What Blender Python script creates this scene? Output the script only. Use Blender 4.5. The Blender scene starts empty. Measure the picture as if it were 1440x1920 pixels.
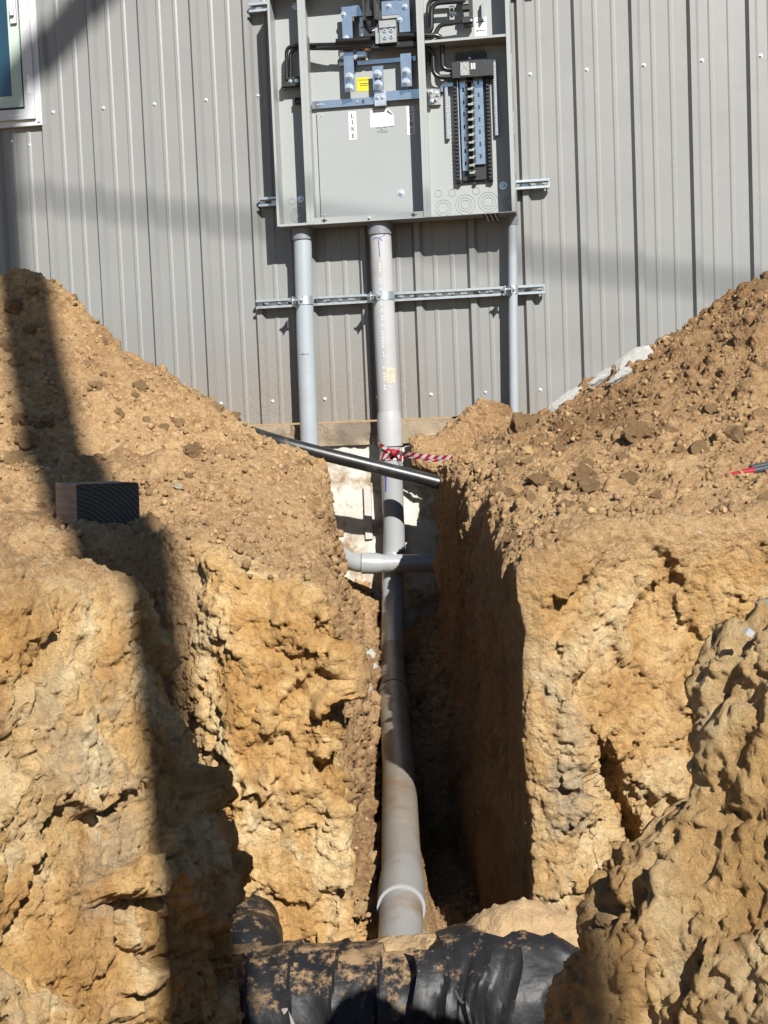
import bpy, bmesh, math, random
import numpy as np
from mathutils import Vector, Matrix
from mathutils.bvhtree import BVHTree

scene = bpy.context.scene
COL = scene.collection

# ================================================================ camera
# World: camera at the origin, +Y the way it looks along the ground, Z up (0 = lens height).
# The building wall has its own frame (u along, v up, w out of the wall), turned YAW about Z.
YAW, PITCH, ROLL, FOC = math.radians(-9.31), math.radians(-4.22), math.radians(-2.34), 2566.0
CU, CW = 3.093, 7.656                       # where the camera stands in the wall frame
_f = Vector((0, math.cos(PITCH), math.sin(PITCH)))
_r = Vector((1, 0, 0)); _u = _r.cross(_f)
_r, _u = math.cos(ROLL) * _r + math.sin(ROLL) * _u, -math.sin(ROLL) * _r + math.cos(ROLL) * _u
cam = bpy.data.cameras.new('camera')
cam.sensor_fit = 'HORIZONTAL'; cam.sensor_width = 36; cam.lens = 36 * FOC / 1440
cam.clip_start = .05; cam.clip_end = 400
cam_o = bpy.data.objects.new('camera', cam); COL.objects.link(cam_o)
cam_o.matrix_world = Matrix((_r, _u, -_f)).transposed().to_4x4()
scene.camera = cam_o

# ================================================================ light
SUN_EL = math.radians(34)
TO_SUN = Vector((.322 * math.cos(SUN_EL), -.947 * math.cos(SUN_EL), math.sin(SUN_EL)))
world = bpy.data.worlds.new('World'); scene.world = world; world.use_nodes = True
nt = world.node_tree
sky = nt.nodes.new('ShaderNodeTexSky'); sky.sky_type = 'NISHITA'; sky.sun_disc = False
sky.air_density = 1.0; sky.dust_density = .15; sky.ozone_density = 3.0
sky.sun_elevation = SUN_EL; sky.sun_rotation = math.atan2(TO_SUN.x, TO_SUN.y)
nt.links.new(sky.outputs[0], nt.nodes['Background'].inputs[0])
nt.nodes['Background'].inputs[1].default_value = .05
sun = bpy.data.lights.new('sun', 'SUN'); sun.energy = 5.0; sun.angle = math.radians(.53); sun.color = (1, .97, .915)
sun_o = bpy.data.objects.new('sun', sun); COL.objects.link(sun_o)
sun_o.rotation_euler = (-TO_SUN).to_track_quat('-Z', 'Y').to_euler()
scene.view_settings.view_transform = 'Standard'; scene.view_settings.look = 'None'
scene.view_settings.gamma = 1; scene.view_settings.exposure = 1.1

# ================================================================ helpers
def ray_dir(px, py):
    return (_f + _r * ((px - 720) / FOC) + _u * ((960 - py) / FOC))

def at(px, py, d):
    """the world point a photograph pixel shows at distance d along Y (used to measure positions)"""
    v = ray_dir(px, py)
    return Vector((v.x / v.y * d, d, v.z / v.y * d))

def W(u, w, v):
    dx, dy = u - CU, CW - w
    c, s = math.cos(YAW), math.sin(YAW)
    return Vector((c * dx - s * dy, s * dx + c * dy, v))

class MB:
    """collects shapes; points are stored as given"""
    def __init__(s): s.v, s.f, s.m = [], [], []
    def add(s, vs, fs, mi=0):
        o = len(s.v); s.v += [tuple(p) for p in vs]
        s.f += [tuple(i + o for i in f) for f in fs]; s.m += [mi] * len(fs); return s
    def box(s, x0, x1, y0, y1, z0, z1, mi=0):
        x0, x1 = min(x0, x1), max(x0, x1); y0, y1 = min(y0, y1), max(y0, y1); z0, z1 = min(z0, z1), max(z0, z1)
        return s.add([(x0, y0, z0), (x1, y0, z0), (x1, y1, z0), (x0, y1, z0), (x0, y0, z1), (x1, y0, z1), (x1, y1, z1), (x0, y1, z1)],
                     [(3, 2, 1, 0), (4, 5, 6, 7), (0, 1, 5, 4), (1, 2, 6, 5), (2, 3, 7, 6), (3, 0, 4, 7)], mi)
    def bar(s, u0, u1, v0, v1, w0, w1, mi=0):          # wall frame box
        return s.box(u0, u1, -w1, -w0, v0, v1, mi)
    def tube(s, pts, r, n=16, cap=True, mi=0):
        pts = [Vector(p) for p in pts]
        rs = r if hasattr(r, '__len__') else [r] * len(pts)
        base = len(s.v); up = None
        for i, p in enumerate(pts):
            t = (pts[min(i + 1, len(pts) - 1)] - pts[max(i - 1, 0)])
            if t.length < 1e-9: t = Vector((0, 0, 1))
            t.normalize()
            if up is None:
                up = t.orthogonal().normalized()
            up = (up - t * up.dot(t)).normalized()
            b = t.cross(up)
            for k in range(n):
                a = 2 * math.pi * k / n
                s.v.append(tuple(p + (up * math.cos(a) + b * math.sin(a)) * rs[i]))
        for i in range(len(pts) - 1):
            for k in range(n):
                a, b2 = base + i * n + k, base + i * n + (k + 1) % n
                s.f.append((a, b2, b2 + n, a + n)); s.m.append(mi)
        if cap:
            s.f.append(tuple(base + k for k in range(n))[::-1]); s.m.append(mi)
            o = base + (len(pts) - 1) * n
            s.f.append(tuple(o + k for k in range(n))); s.m.append(mi)
        return s
    def wtube(s, pts, r, n=16, cap=True, mi=0):        # wall frame path (u,w,v)
        return s.tube([(p[0], -p[1], p[2]) for p in pts], r, n, cap, mi)
    def ring(s, u, v, w, r0, r1, h, n=20):             # raised ring on a plate
        base = len(s.v)
        for k in range(n):
            a = 2 * math.pi * k / n; c, q = math.cos(a), math.sin(a)
            rm = (r0 + r1) / 2
            for r, hh in ((r0, 0), (rm, h), (r1, 0)):
                s.v.append((u + r * c, -(w + hh), v + r * q))
        for k in range(n):
            a = base + 3 * k; b = base + 3 * ((k + 1) % n)
            s.f += [(a, a + 1, b + 1, b), (a + 1, a + 2, b + 2, b + 1)]; s.m += [0, 0]
        return s

def build(name, mb, mats, parent=None, base=(0, 0, 0), frame='world', smooth=False):
    """one mesh object. base = the thing's origin in its frame (wall frame given as (u,w,v))."""
    if frame == 'wall':
        b = (base[0], -base[1], base[2]); loc = W(*base); rot = YAW
    else:
        b = tuple(base); loc = Vector(base); rot = 0
    me = bpy.data.meshes.new(name)
    me.from_pydata([(p[0] - b[0], p[1] - b[1], p[2] - b[2]) for p in mb.v], [], mb.f)
    mats = mats if isinstance(mats, (list, tuple)) else [mats]
    for m in mats: me.materials.append(m)
    if len(mats) > 1: me.polygons.foreach_set('material_index', mb.m)
    if smooth:
        me.polygons.foreach_set('use_smooth', [True] * len(me.polygons))
        try: me.set_sharp_from_angle(angle=math.radians(42))
        except Exception: pass
    me.update()
    o = bpy.data.objects.new(name, me); COL.objects.link(o)
    if parent is None:
        o.location = loc; o.rotation_euler = (0, 0, rot)
    else:
        o.parent = parent
    return o

def tag(o, label=None, cat=None, group=None, kind=None):
    for k, v in (('label', label), ('category', cat), ('group', group), ('kind', kind)):
        if v: o[k] = v
    return o

class Thing:
    def __init__(s, name, label, cat, base, frame='world', group=None):
        s.base, s.frame = base, frame
        s.o = bpy.data.objects.new(name, None); COL.objects.link(s.o)
        s.o.empty_display_size = .1
        s.o.location = W(*base) if frame == 'wall' else Vector(base)
        s.o.rotation_euler = (0, 0, YAW if frame == 'wall' else 0)
        tag(s.o, label, cat, group)
    def part(s, name, mb, mat, smooth=False, sub=None, label=None):
        o = build(name, mb, mat, sub or s.o, s.base, s.frame, smooth)
        if label: o['label'] = label
        return o
    def copy(s, src, d, sub=None):
        """another piece like src, moved by d (wall frame u,w,v or world)"""
        o = src.copy(); COL.objects.link(o); o.parent = sub or s.o
        o.location = Vector((d[0], -d[1], d[2])) if s.frame == 'wall' else Vector(d)
        return o

# ================================================================ materials
def _n(nt, t, **kw):
    n = nt.nodes.new(t)
    for k, v in kw.items(): setattr(n, k, v)
    return n

def mat(name, col, rough=.5, metal=0., var=.08, vs=6., bump=0., bs=60., stain=None, stain_s=3., stain_t=(.5, .65), spec=.5, streak=None, coat=0):
    col = tuple(c * .87 for c in col)
    m = bpy.data.materials.new(name); m.use_nodes = True
    t = m.node_tree; L = t.links.new; p = t.nodes['Principled BSDF']
    tc = _n(t, 'ShaderNodeTexCoord')
    mp = _n(t, 'ShaderNodeMapping'); L(tc.outputs['Object'], mp.inputs['Vector'])
    if streak: mp.inputs['Scale'].default_value = streak
    no = _n(t, 'ShaderNodeTexNoise'); no.inputs['Scale'].default_value = vs; no.inputs['Detail'].default_value = 6
    L(mp.outputs[0], no.inputs['Vector'])
    cr = _n(t, 'ShaderNodeValToRGB'); L(no.outputs['Fac'], cr.inputs[0])
    cr.color_ramp.elements[0].position = .3; cr.color_ramp.elements[1].position = .7
    cr.color_ramp.elements[0].color = tuple(c * (1 - var) for c in col) + (1,)
    cr.color_ramp.elements[1].color = tuple(min(1, c * (1 + var)) for c in col) + (1,)
    out = cr.outputs[0]
    if stain:
        n2 = _n(t, 'ShaderNodeTexNoise'); n2.inputs['Scale'].default_value = stain_s; n2.inputs['Detail'].default_value = 8; n2.inputs['Roughness'].default_value = .65
        L(tc.outputs['Object'], n2.inputs['Vector'])
        r2 = _n(t, 'ShaderNodeValToRGB'); L(n2.outputs['Fac'], r2.inputs[0])
        r2.color_ramp.elements[0].position, r2.color_ramp.elements[1].position = stain_t
        mx = _n(t, 'ShaderNodeMix', data_type='RGBA'); L(r2.outputs[0], mx.inputs[0]); L(out, mx.inputs[6]); mx.inputs[7].default_value = stain + (1,)
        out = mx.outputs[2]
    L(out, p.inputs['Base Color'])
    p.inputs['Roughness'].default_value = rough; p.inputs['Metallic'].default_value = metal
    p.inputs['Specular IOR Level'].default_value = spec
    if coat: p.inputs['Coat Weight'].default_value = coat
    if bump:
        n3 = _n(t, 'ShaderNodeTexNoise'); n3.inputs['Scale'].default_value = bs; n3.inputs['Detail'].default_value = 8; n3.inputs['Roughness'].default_value = .6
        L(mp.outputs[0], n3.inputs['Vector'])
        b = _n(t, 'ShaderNodeBump'); b.inputs['Strength'].default_value = 1; b.inputs['Distance'].default_value = bump
        L(n3.outputs['Fac'], b.inputs['Height']); L(b.outputs[0], p.inputs['Normal'])
    return m

def ground_material(name='dug_earth', wet=None):
    m = bpy.data.materials.new(name); m.use_nodes = True
    t = m.node_tree; L = t.links.new; p = t.nodes['Principled BSDF']
    tc = _n(t, 'ShaderNodeTexCoord')
    def noise(s, d=6, r=.55, scl=None, dist=0.):
        n = _n(t, 'ShaderNodeTexNoise'); n.inputs['Scale'].default_value = s; n.inputs['Detail'].default_value = d
        n.inputs['Roughness'].default_value = r; n.inputs['Distortion'].default_value = dist
        if scl:
            q = _n(t, 'ShaderNodeMapping'); q.inputs['Scale'].default_value = scl; L(tc.outputs['Object'], q.inputs['Vector']); L(q.outputs[0], n.inputs['Vector'])
        else: L(tc.outputs['Object'], n.inputs['Vector'])
        return n.outputs['Fac']
    def ramp(f, stops):
        r = _n(t, 'ShaderNodeValToRGB'); L(f, r.inputs[0]); e = r.color_ramp.elements
        e[0].position, e[0].color = stops[0][0], tuple(stops[0][1]) + (1,)
        e[1].position, e[1].color = stops[-1][0], tuple(stops[-1][1]) + (1,)
        for pos, c in stops[1:-1]:
            k = e.new(pos); k.color = tuple(c) + (1,)
        return r.outputs[0]
    def mix(f, a, b, bt='MIX'):
        x = _n(t, 'ShaderNodeMix', data_type='RGBA', blend_type=bt)
        if isinstance(f, float): x.inputs[0].default_value = f
        else: L(f, x.inputs[0])
        for i, s in ((6, a), (7, b)):
            if isinstance(s, tuple): x.inputs[i].default_value = s + (1,)
            else: L(s, x.inputs[i])
        return x.outputs[2]
    def math_(op, a, b):
        x = _n(t, 'ShaderNodeMath', operation=op)
        for i, s in ((0, a), (1, b)):
            if isinstance(s, (int, float)): x.inputs[i].default_value = s
            else: L(s, x.inputs[i])
        return x.outputs[0]
    def attr(n):
        a = _n(t, 'ShaderNodeAttribute'); a.attribute_name = n; return a.outputs['Fac']
    g = lambda v: (v, v, v)
    soil = ramp(noise(5, 9, .62), [(.28, (.215, .122, .055)), (.5, (.335, .203, .096)), (.72, (.43, .282, .145))])
    soil = mix(ramp(noise(38, 5, .6), [(.42, g(0)), (.68, g(1))]), soil, (.46, .315, .165))
    rock = ramp(noise(3.2, 9, .6, (1, 1, .7), 1.2), [(.30, (.36, .185, .060)), (.44, (.48, .285, .104)), (.52, (.57, .38, .170)), (.63, (.68, .54, .315))])
    rock = mix(ramp(noise(24, 6, .65), [(.40, g(0)), (.75, g(.8))]), rock, (.38, .215, .082))
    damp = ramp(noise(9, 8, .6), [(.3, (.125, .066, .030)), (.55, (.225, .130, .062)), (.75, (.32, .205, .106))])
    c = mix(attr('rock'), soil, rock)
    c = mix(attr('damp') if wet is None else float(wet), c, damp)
    # pale limestone specks and a few grey ones
    vo = _n(t, 'ShaderNodeTexVoronoi'); vo.inputs['Scale'].default_value = 46; L(tc.outputs['Object'], vo.inputs['Vector'])
    sep = _n(t, 'ShaderNodeSeparateColor'); L(vo.outputs['Color'], sep.inputs[0])
    speck = math_('MULTIPLY', math_('GREATER_THAN', sep.outputs[0], .955), math_('LESS_THAN', math_('ADD', vo.outputs['Distance'], math_('MULTIPLY', noise(150, 3), .35)), .42))
    speck = math_('MULTIPLY', speck, math_('SUBTRACT', 1.0, attr('rock')))
    spc = ramp(sep.outputs[1], [(0, (.38, .30, .20)), (.8, (.46, .41, .33)), (1, (.17, .16, .145))])
    c = mix(math_('MULTIPLY', speck, .75), c, spc)
    # bluish grey clay smears left by the bucket
    c = mix(math_('MULTIPLY', attr('scrape'), ramp(noise(11, 7, .65, (1, 1, 2.2)), [(.34, g(0)), (.52, g(.9))])), c, ramp(noise(14, 6, .6, (1, 1, 5)), [(.35, (.23, .175, .115)), (.65, (.42, .33, .215))]))
    c = mix(1.0, c, ramp(noise(120, 7, .72), [(.28, g(.66)), (.45, g(1.02)), (.72, g(1.16))]), 'MULTIPLY')
    streak = ramp(noise(20, 5, .65, (1, 1, .13), .8), [(.34, g(.70)), (.5, g(1)), (.68, g(1.13))])
    c = mix(math_('MULTIPLY', attr('rock'), .85), c, mix(1.0, c, streak, 'MULTIPLY'))
    L(c, p.inputs['Base Color'])
    p.inputs['Roughness'].default_value = .95; p.inputs['Specular IOR Level'].default_value = .15
    h = math_('ADD', math_('MULTIPLY', noise(42, 11, .78), 1.5), math_('MULTIPLY', noise(240, 4, .6), .25))
    vo2 = _n(t, 'ShaderNodeTexVoronoi'); vo2.inputs['Scale'].default_value = 110; L(tc.outputs['Object'], vo2.inputs['Vector'])
    h = math_('SUBTRACT', h, math_('MULTIPLY', vo2.outputs['Distance'], .22))
    b = _n(t, 'ShaderNodeBump'); b.inputs['Strength'].default_value = 1; b.inputs['Distance'].default_value = .017
    L(h, b.inputs['Height']); L(b.outputs[0], p.inputs['Normal'])
    return m
# ---------------------------------------------------------------- numpy noise
_rng = np.random.RandomState(11)
PERM = _rng.permutation(256).astype(np.int32)
PERM = np.concatenate([PERM, PERM])
GRAD = _rng.normal(size=(256, 3)).astype(np.float32)
GRAD /= np.linalg.norm(GRAD, axis=1)[:, None]
JIT = _rng.rand(256, 3).astype(np.float32)
RND = _rng.rand(256, 4).astype(np.float32)

def _hash(i, j, k):
    return PERM[(PERM[(PERM[i & 255] + j) & 255] + k) & 255]

def perlin(p, freq, seed=0):
    """p (N,3); freq scalar or 3-tuple; returns about -.7 .. .7"""
    q = p * np.asarray(freq, np.float32) + np.float32(seed * 17.31)
    i0 = np.floor(q).astype(np.int32)
    f = (q - i0).astype(np.float32)
    u = f * f * f * (f * (f * 6 - 15) + 10)
    out = np.zeros(len(p), np.float32)
    for dx in (0, 1):
        wx = u[:, 0] if dx else 1 - u[:, 0]
        for dy in (0, 1):
            wy = u[:, 1] if dy else 1 - u[:, 1]
            for dz in (0, 1):
                wz = u[:, 2] if dz else 1 - u[:, 2]
                g = GRAD[_hash(i0[:, 0] + dx, i0[:, 1] + dy, i0[:, 2] + dz)]
                out += wx * wy * wz * (g[:, 0] * (f[:, 0] - dx) + g[:, 1] * (f[:, 1] - dy) + g[:, 2] * (f[:, 2] - dz))
    return out

def fbm(p, freq, octaves, seed=0, gain=.5):
    a, s = 1., 0
    f = np.asarray(freq, np.float32)
    for o in range(octaves):
        s = s + a * perlin(p, f, seed + o)
        a *= gain
        f = f * 2.03
    return s

def worley(p, freq, seed=0):
    """nearest feature point: F1, F2, id, offset vector (in cell units)"""
    q = (p * np.asarray(freq, np.float32) + np.float32(seed * 9.7)).astype(np.float32)
    b = np.floor(q - .5).astype(np.int32)
    F1 = np.full(len(p), 9., np.float32); F2 = F1.copy()
    ID = np.zeros(len(p), np.int32); OFF = np.zeros((len(p), 3), np.float32)
    for dx in (0, 1):
        for dy in (0, 1):
            for dz in (0, 1):
                c = b + np.array([dx, dy, dz], np.int32)
                h = _hash(c[:, 0], c[:, 1], c[:, 2])
                d = q - (c + .15 + .7 * JIT[h])
                r = np.einsum('ij,ij->i', d, d)
                m = r < F1
                F2 = np.where(m, F1, np.minimum(F2, r))
                F1 = np.where(m, r, F1)
                ID[m] = h[m]; OFF[m] = d[m]
    return np.sqrt(F1), np.sqrt(F2), ID, OFF

def warp(p, freq, a=.22):
    """cheap bending of space so that cells lose their straight borders"""
    k = np.float32(freq * 5.1); q = p[:, [1, 2, 0]]; r = p[:, [2, 0, 1]]
    return (p + np.float32(a / freq) * (np.sin(q * k + 1.3) + .6 * np.sin(r * k * 2.3 + .4))).astype(np.float32)

def facets(p, freq, seed=0, stretch=(1, 1, 1)):
    """broken-rock relief: a randomly tilted plane for each cell, about -1 .. 1"""
    F1, F2, ID, OFF = worley(warp(p, freq) * np.asarray(stretch, np.float32), freq, seed)
    return (RND[ID, 3] - .5) + np.einsum('ij,ij->i', RND[ID, :3] - .5, OFF) * 1.8, F2 - F1

def clods(p, freq, keep, seed=0):
    """irregular lumps standing on a surface, 0 .. 1"""
    F1, F2, ID, OFF = worley(warp(p, freq, .13), freq, seed)
    r = .20 + .36 * RND[ID, 1]
    lump = np.clip(1 - (F1 / r) ** 2, 0, 1) ** .55 * r * 2
    tilt = 1 + np.einsum('ij,ij->i', RND[ID, :3] - .5, OFF) * 2.2
    return np.where(RND[ID, 0] < keep, lump * np.clip(tilt, .2, 1.6), 0)

def sst(a, b, x):
    t = np.clip((x - a) / (b - a), 0, 1)
    return t * t * (3 - 2 * t)

def smax(a, b, k):
    h = np.clip(k - np.abs(a - b), 0, None)
    return np.maximum(a, b) + h * h / (4 * k)

# ---------------------------------------------------------------- the dug-up ground
def ground_height(x, y):
    left = -.345 + .185 * sst(4.5, 5.4, y) + .08 * sst(3.4, 2.9, y) - .16 * sst(-.60, -.15, x)
    dl = np.hypot(np.clip(x + 1.62, 0, None), (y - 6.8) * 1.0)
    left = np.maximum(left, np.interp(dl, [0, .10, .22, .45, .73, .96, 1.13, 1.31, 1.7], [.76, .66, .48, .28, .10, -.07, -.17, -.31, -.6]))
    right = -.39 + .10 * sst(4.0, 5.0, y) + .12 * sst(.28, .75, x) * sst(4.7, 6.3, y) - .10 * sst(.6, .3, x) + .04
    dr = np.hypot(np.clip(2.25 - x, 0, None), y - 6.45)
    right = np.maximum(right, np.interp(dr, [0, .43, .65, .95, 1.21, 1.46, 1.65, 1.9, 2.4], [.78, .53, .42, .235, .07, -.07, -.16, -.27, -.5]))
    right = right + .20 * sst(7.45, 7.54, y) * sst(.9, .5, x)
    right = np.where(y < 2.3, np.minimum(right + .26, -.235) - .35 * np.clip(x - .47, 0, .3) + .02 * np.sin(9 * x + 3 * y), right)
    t = sst(-.05, .15, x)
    return left * (1 - t) + right * t

def lerp_z(z, zs, xs):
    return np.interp(z, zs, xs).astype(np.float32)

def solid_sdf(x, y, z):
    H = ground_height(x, y)
    F = z - H
    # narrow trench running to the wall
    xl = np.interp(y, [3.6, 4.2, 5.0, 5.6, 6.2, 6.8, 7.8], [-.150, -.155, -.12, -.115, -.19, -.26, -.32]) - .03 * sst(-.7, -.3, z) - .085 * sst(-.88, -.62, z) * sst(4.1, 4.8, y) * sst(6.6, 6.0, y)
    xr = np.interp(y, [3.6, 5.0, 7.2, 7.9], [.372, .345, .300, .33]) + .02 * sst(-.6, -.2, z) - .12 * sst(-.95, -1.5, z) * sst(3.9, 4.9, y) - .19 * sst(7.45, 7.54, y) * sst(-.38, -.30, z)
    fl = -1.46 + .05 * (y - 3.6) + .75 * np.clip(-.055 - x, 0, .2) * sst(3.4, 4.2, y) + .18 * sst(4.6, 6.6, y) * sst(-.02, -.10, x) - .27 * sst(.05, .12, x) * sst(5.6, 4.8, y) + .10 * sst(.10, .25, x) * sst(5.0, 5.8, y)
    Vn = np.maximum(np.maximum(xl - x, x - xr), np.maximum(fl - z, 3.3 - y))
    # cross trench in front of it
    yf = np.interp(x, [-2.6, -1.0, -.72, -.56, -.45, -.15, .36, .50, .58, .66, .72, 1.2, 2.6],
                   [4.05, 4.02, 3.98, 3.86, 3.73, 3.76, 3.74, 3.72, 3.74, 3.80, 3.84, 3.86, 3.95]) + .07 * (z + .9)
    yf = yf + .17 * np.exp(-((x - .575 - (-.95 - z) * .30) / .036) ** 2) * sst(-.84, -1.02, z)
    Vc = np.maximum(np.maximum(y - yf, 3.05 - 1.48 * sst(.02, .13, x) - y), -1.72 - z)
    # the pit the picture is taken from
    yl = np.clip(2.9 - y, 0, None)
    xln = lerp_z(z, [-1.4, -1.3, -.95, -.75, -.5, -.35, -.2], [-.36, -.355, -.365, -.44, -.515, -.56, -.78]) - .70 * yl
    yr = np.clip(1.50 - y, 0, None)
    xrn = lerp_z(z, [-1.1, -.69, -.64, -.517, -.416, -.31, -.26, -.18], [.12, .215, .232, .275, .325, .37, .43, .60]) + .75 * np.minimum(yr, .35) + .12 * yr
    Vp = np.maximum(np.maximum(xln - x, x - xrn), np.maximum(y - 3.2, -1.72 - z))
    V = np.minimum(np.minimum(Vn, Vc), Vp)
    return smax(F, -V, .065 - .04 * sst(2.2, 1.9, y) * sst(0, .1, x))

def make_ground():
    h = .020
    X0, X1, Y0, Y1, Z0, Z1 = -2.4, 2.4, .70, 7.95, -1.84, 1.0
    xs = np.arange(X0, X1, h, dtype=np.float32); ys = np.arange(Y0, Y1, h, dtype=np.float32); zs = np.arange(Z0, Z1, h, dtype=np.float32)
    nx, ny, nz = len(xs), len(ys), len(zs)
    # evaluate in slabs of y to keep memory low, on a gently warped space
    S = np.empty((nx, ny, nz), np.float32)
    for j0 in range(0, ny, 32):
        yy = ys[j0:j0 + 32]
        gx, gy, gz = np.meshgrid(xs, yy, zs, indexing='ij')
        S[:, j0:j0 + 32, :] = solid_sdf(gx, gy, gz)
    band = np.nonzero(np.abs(S) < .15)
    P = np.stack([xs[band[0]], ys[band[1]], zs[band[2]]], 1)
    inwall = sst(.1, .3, P[:, 0]) * sst(.55, .42, P[:, 0]) * sst(3.7, 3.9, P[:, 1])
    leftwall = sst(-.4, -.25, P[:, 0]) * sst(.1, 0, P[:, 0]) * sst(3.75, 3.95, P[:, 1])
    amp = 1 - .35 * inwall - .45 * leftwall
    cut = np.maximum(sst(4.1, 3.9, P[:, 1]) * sst(-.25, -.45, P[:, 2]), 0)
    near = sst(3.3, 2.9, P[:, 1])
    n = .05 * perlin(P, 2.3, 1) * amp + .030 * perlin(P, 5.2, 2) * amp * (1 - .55 * cut) + .018 * perlin(P, (9, 9, 6), 3) * amp * (1 - .7 * cut)
    rn = near * sst(0, .2, P[:, 0])          # the right-hand near bank is eaten out into hollows
    n += rn * sst(2.1, 1.9, P[:, 1]) * (.060 * perlin(P, (5, 5, 3), 5) + .014 * perlin(P, (12, 12, 7), 6))
    n += inwall * (.045 * perlin(P, (5, 8, 1.3), 7) + .022 * perlin(P, (9, 19, 2.4), 8))
    S[band] += n
    # ---- surface nets
    s = S < 0
    c = np.zeros((nx - 1, ny - 1, nz - 1), np.uint8)
    for a in (0, 1):
        for b in (0, 1):
            for d in (0, 1):
                c += s[a:nx - 1 + a, b:ny - 1 + b, d:nz - 1 + d]
    act = np.nonzero((c > 0) & (c < 8))
    idx = np.full(c.shape, -1, np.int32)
    idx[act] = np.arange(len(act[0]), dtype=np.int32)
    acc = np.zeros((len(act[0]), 3), np.float32); cnt = np.zeros(len(act[0]), np.float32)
    corners = [(a, b, d) for a in (0, 1) for b in (0, 1) for d in (0, 1)]
    vals = {k: S[act[0] + k[0], act[1] + k[1], act[2] + k[2]] for k in corners}
    for ka in corners:
        for ax in range(3):
            if ka[ax]: continue
            kb = list(ka); kb[ax] = 1; kb = tuple(kb)
            va, vb = vals[ka], vals[kb]
            m = (va < 0) != (vb < 0)
            t = np.where(m, va / np.where(m, va - vb, 1), 0)
            for q in range(3):
                acc[:, q] += np.where(m, ka[q] + (t if q == ax else 0), 0)
            cnt += m
    V = np.stack(act, 1) + acc / cnt[:, None]
    V = (V * h + np.array([X0, Y0, Z0])).astype(np.float32)
    quads = []
    for ax in range(3):
        sl0 = [slice(1, -1)] * 3; sl1 = [slice(1, -1)] * 3
        sl0[ax] = slice(0, -1); sl1[ax] = slice(1, None)
        a, b = s[tuple(sl0)], s[tuple(sl1)]
        e = np.nonzero(a != b)
        sign = a[e]
        o = [e[0] + (ax != 0), e[1] + (ax != 1), e[2] + (ax != 2)]
        u, v = [(1, 2), (2, 0), (0, 1)][ax]
        def cell(du, dv):
            k = [o[0].copy(), o[1].copy(), o[2].copy()]
            k[u] -= du; k[v] -= dv
            return idx[k[0], k[1], k[2]]
        q = np.stack([cell(1, 1), cell(0, 1), cell(0, 0), cell(1, 0)], 1)
        q[~sign] = q[~sign][:, ::-1]
        quads.append(q)
    Q = np.concatenate(quads)
    Q = Q[(Q >= 0).all(1)]
    return V, Q

def vnormals(V, Q):
    n = np.cross(V[Q[:, 2]] - V[Q[:, 0]], V[Q[:, 3]] - V[Q[:, 1]])
    N = np.zeros_like(V)
    for k in range(3):
        for i in range(4):
            N[:, k] += np.bincount(Q[:, i], n[:, k], len(V)).astype(np.float32)
    return N / np.maximum(np.linalg.norm(N, axis=1), 1e-9)[:, None]

def relax(V, Q, lam):
    A = np.zeros_like(V); c = np.zeros(len(V), np.float32)
    for i in range(4):
        for j in ((i + 1) % 4, (i + 3) % 4):
            for k in range(3):
                A[:, k] += np.bincount(Q[:, i], V[Q[:, j], k], len(V)).astype(np.float32)
            c += np.bincount(Q[:, i], minlength=len(V))
    return V + lam * (A / np.maximum(c, 1)[:, None] - V)

def subdivide(V, Q):
    E = np.concatenate([np.sort(Q[:, [i, (i + 1) % 4]], 1) for i in range(4)]).astype(np.int64)
    key = E[:, 0] * len(V) + E[:, 1]
    uq, inv = np.unique(key, return_inverse=True)
    mid = (V[uq // len(V)] + V[uq % len(V)]) / 2
    cen = V[Q].mean(1)
    n, m, f = len(V), len(uq), len(Q)
    e = [n + inv[i * f:(i + 1) * f] for i in range(4)]
    cc = n + m + np.arange(f)
    q = np.concatenate([np.stack([Q[:, i], e[i], cc, e[(i + 3) % 4]], 1) for i in range(4)])
    return np.concatenate([V, mid, cen]).astype(np.float32), q

def zones(V, N):
    """where which kind of earth lies: x,y,z only, never light"""
    x, y, z = V.T
    wob = .06 * perlin(V, 3.1, 21)
    top = sst(.30, .75, N[:, 2])
    farleft = sst(-.62, -.50, x + wob) * sst(-.05, -.12, x) * sst(4.05, 3.85, y) * sst(3.3, 3.5, y) * sst(-.28, -.40, z + wob)
    nearleft = sst(3.2, 3.0, y) * sst(-.1, -.25, x) * sst(-.28, -.42, z + wob)
    farright = sst(.33, .40, x) * sst(3.3, 3.5, y) * sst(4.15, 4.0, y) * sst(-.36, -.52, z + wob)
    nearright = sst(3.2, 3.0, y) * sst(.1, .3, x)
    rock = np.clip(farleft + nearleft + .75 * farright + .85 * nearright, 0, 1)
    inwall = sst(.15, .22, x) * sst(.50, .40, x) * sst(3.68, 3.80, y) * (1 - top) * sst(-.30, -.50, z)
    lw = sst(-.35, -.22, x) * sst(.02, -.04, x) * sst(3.72, 3.86, y) * (1 - top)
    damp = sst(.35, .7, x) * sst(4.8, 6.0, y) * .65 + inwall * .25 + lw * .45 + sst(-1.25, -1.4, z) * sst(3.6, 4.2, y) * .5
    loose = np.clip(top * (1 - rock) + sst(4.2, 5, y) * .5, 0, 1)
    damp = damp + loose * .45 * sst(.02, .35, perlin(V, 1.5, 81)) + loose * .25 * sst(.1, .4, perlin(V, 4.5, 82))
    return rock, np.clip(damp, 0, 1), loose, inwall, lw

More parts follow.
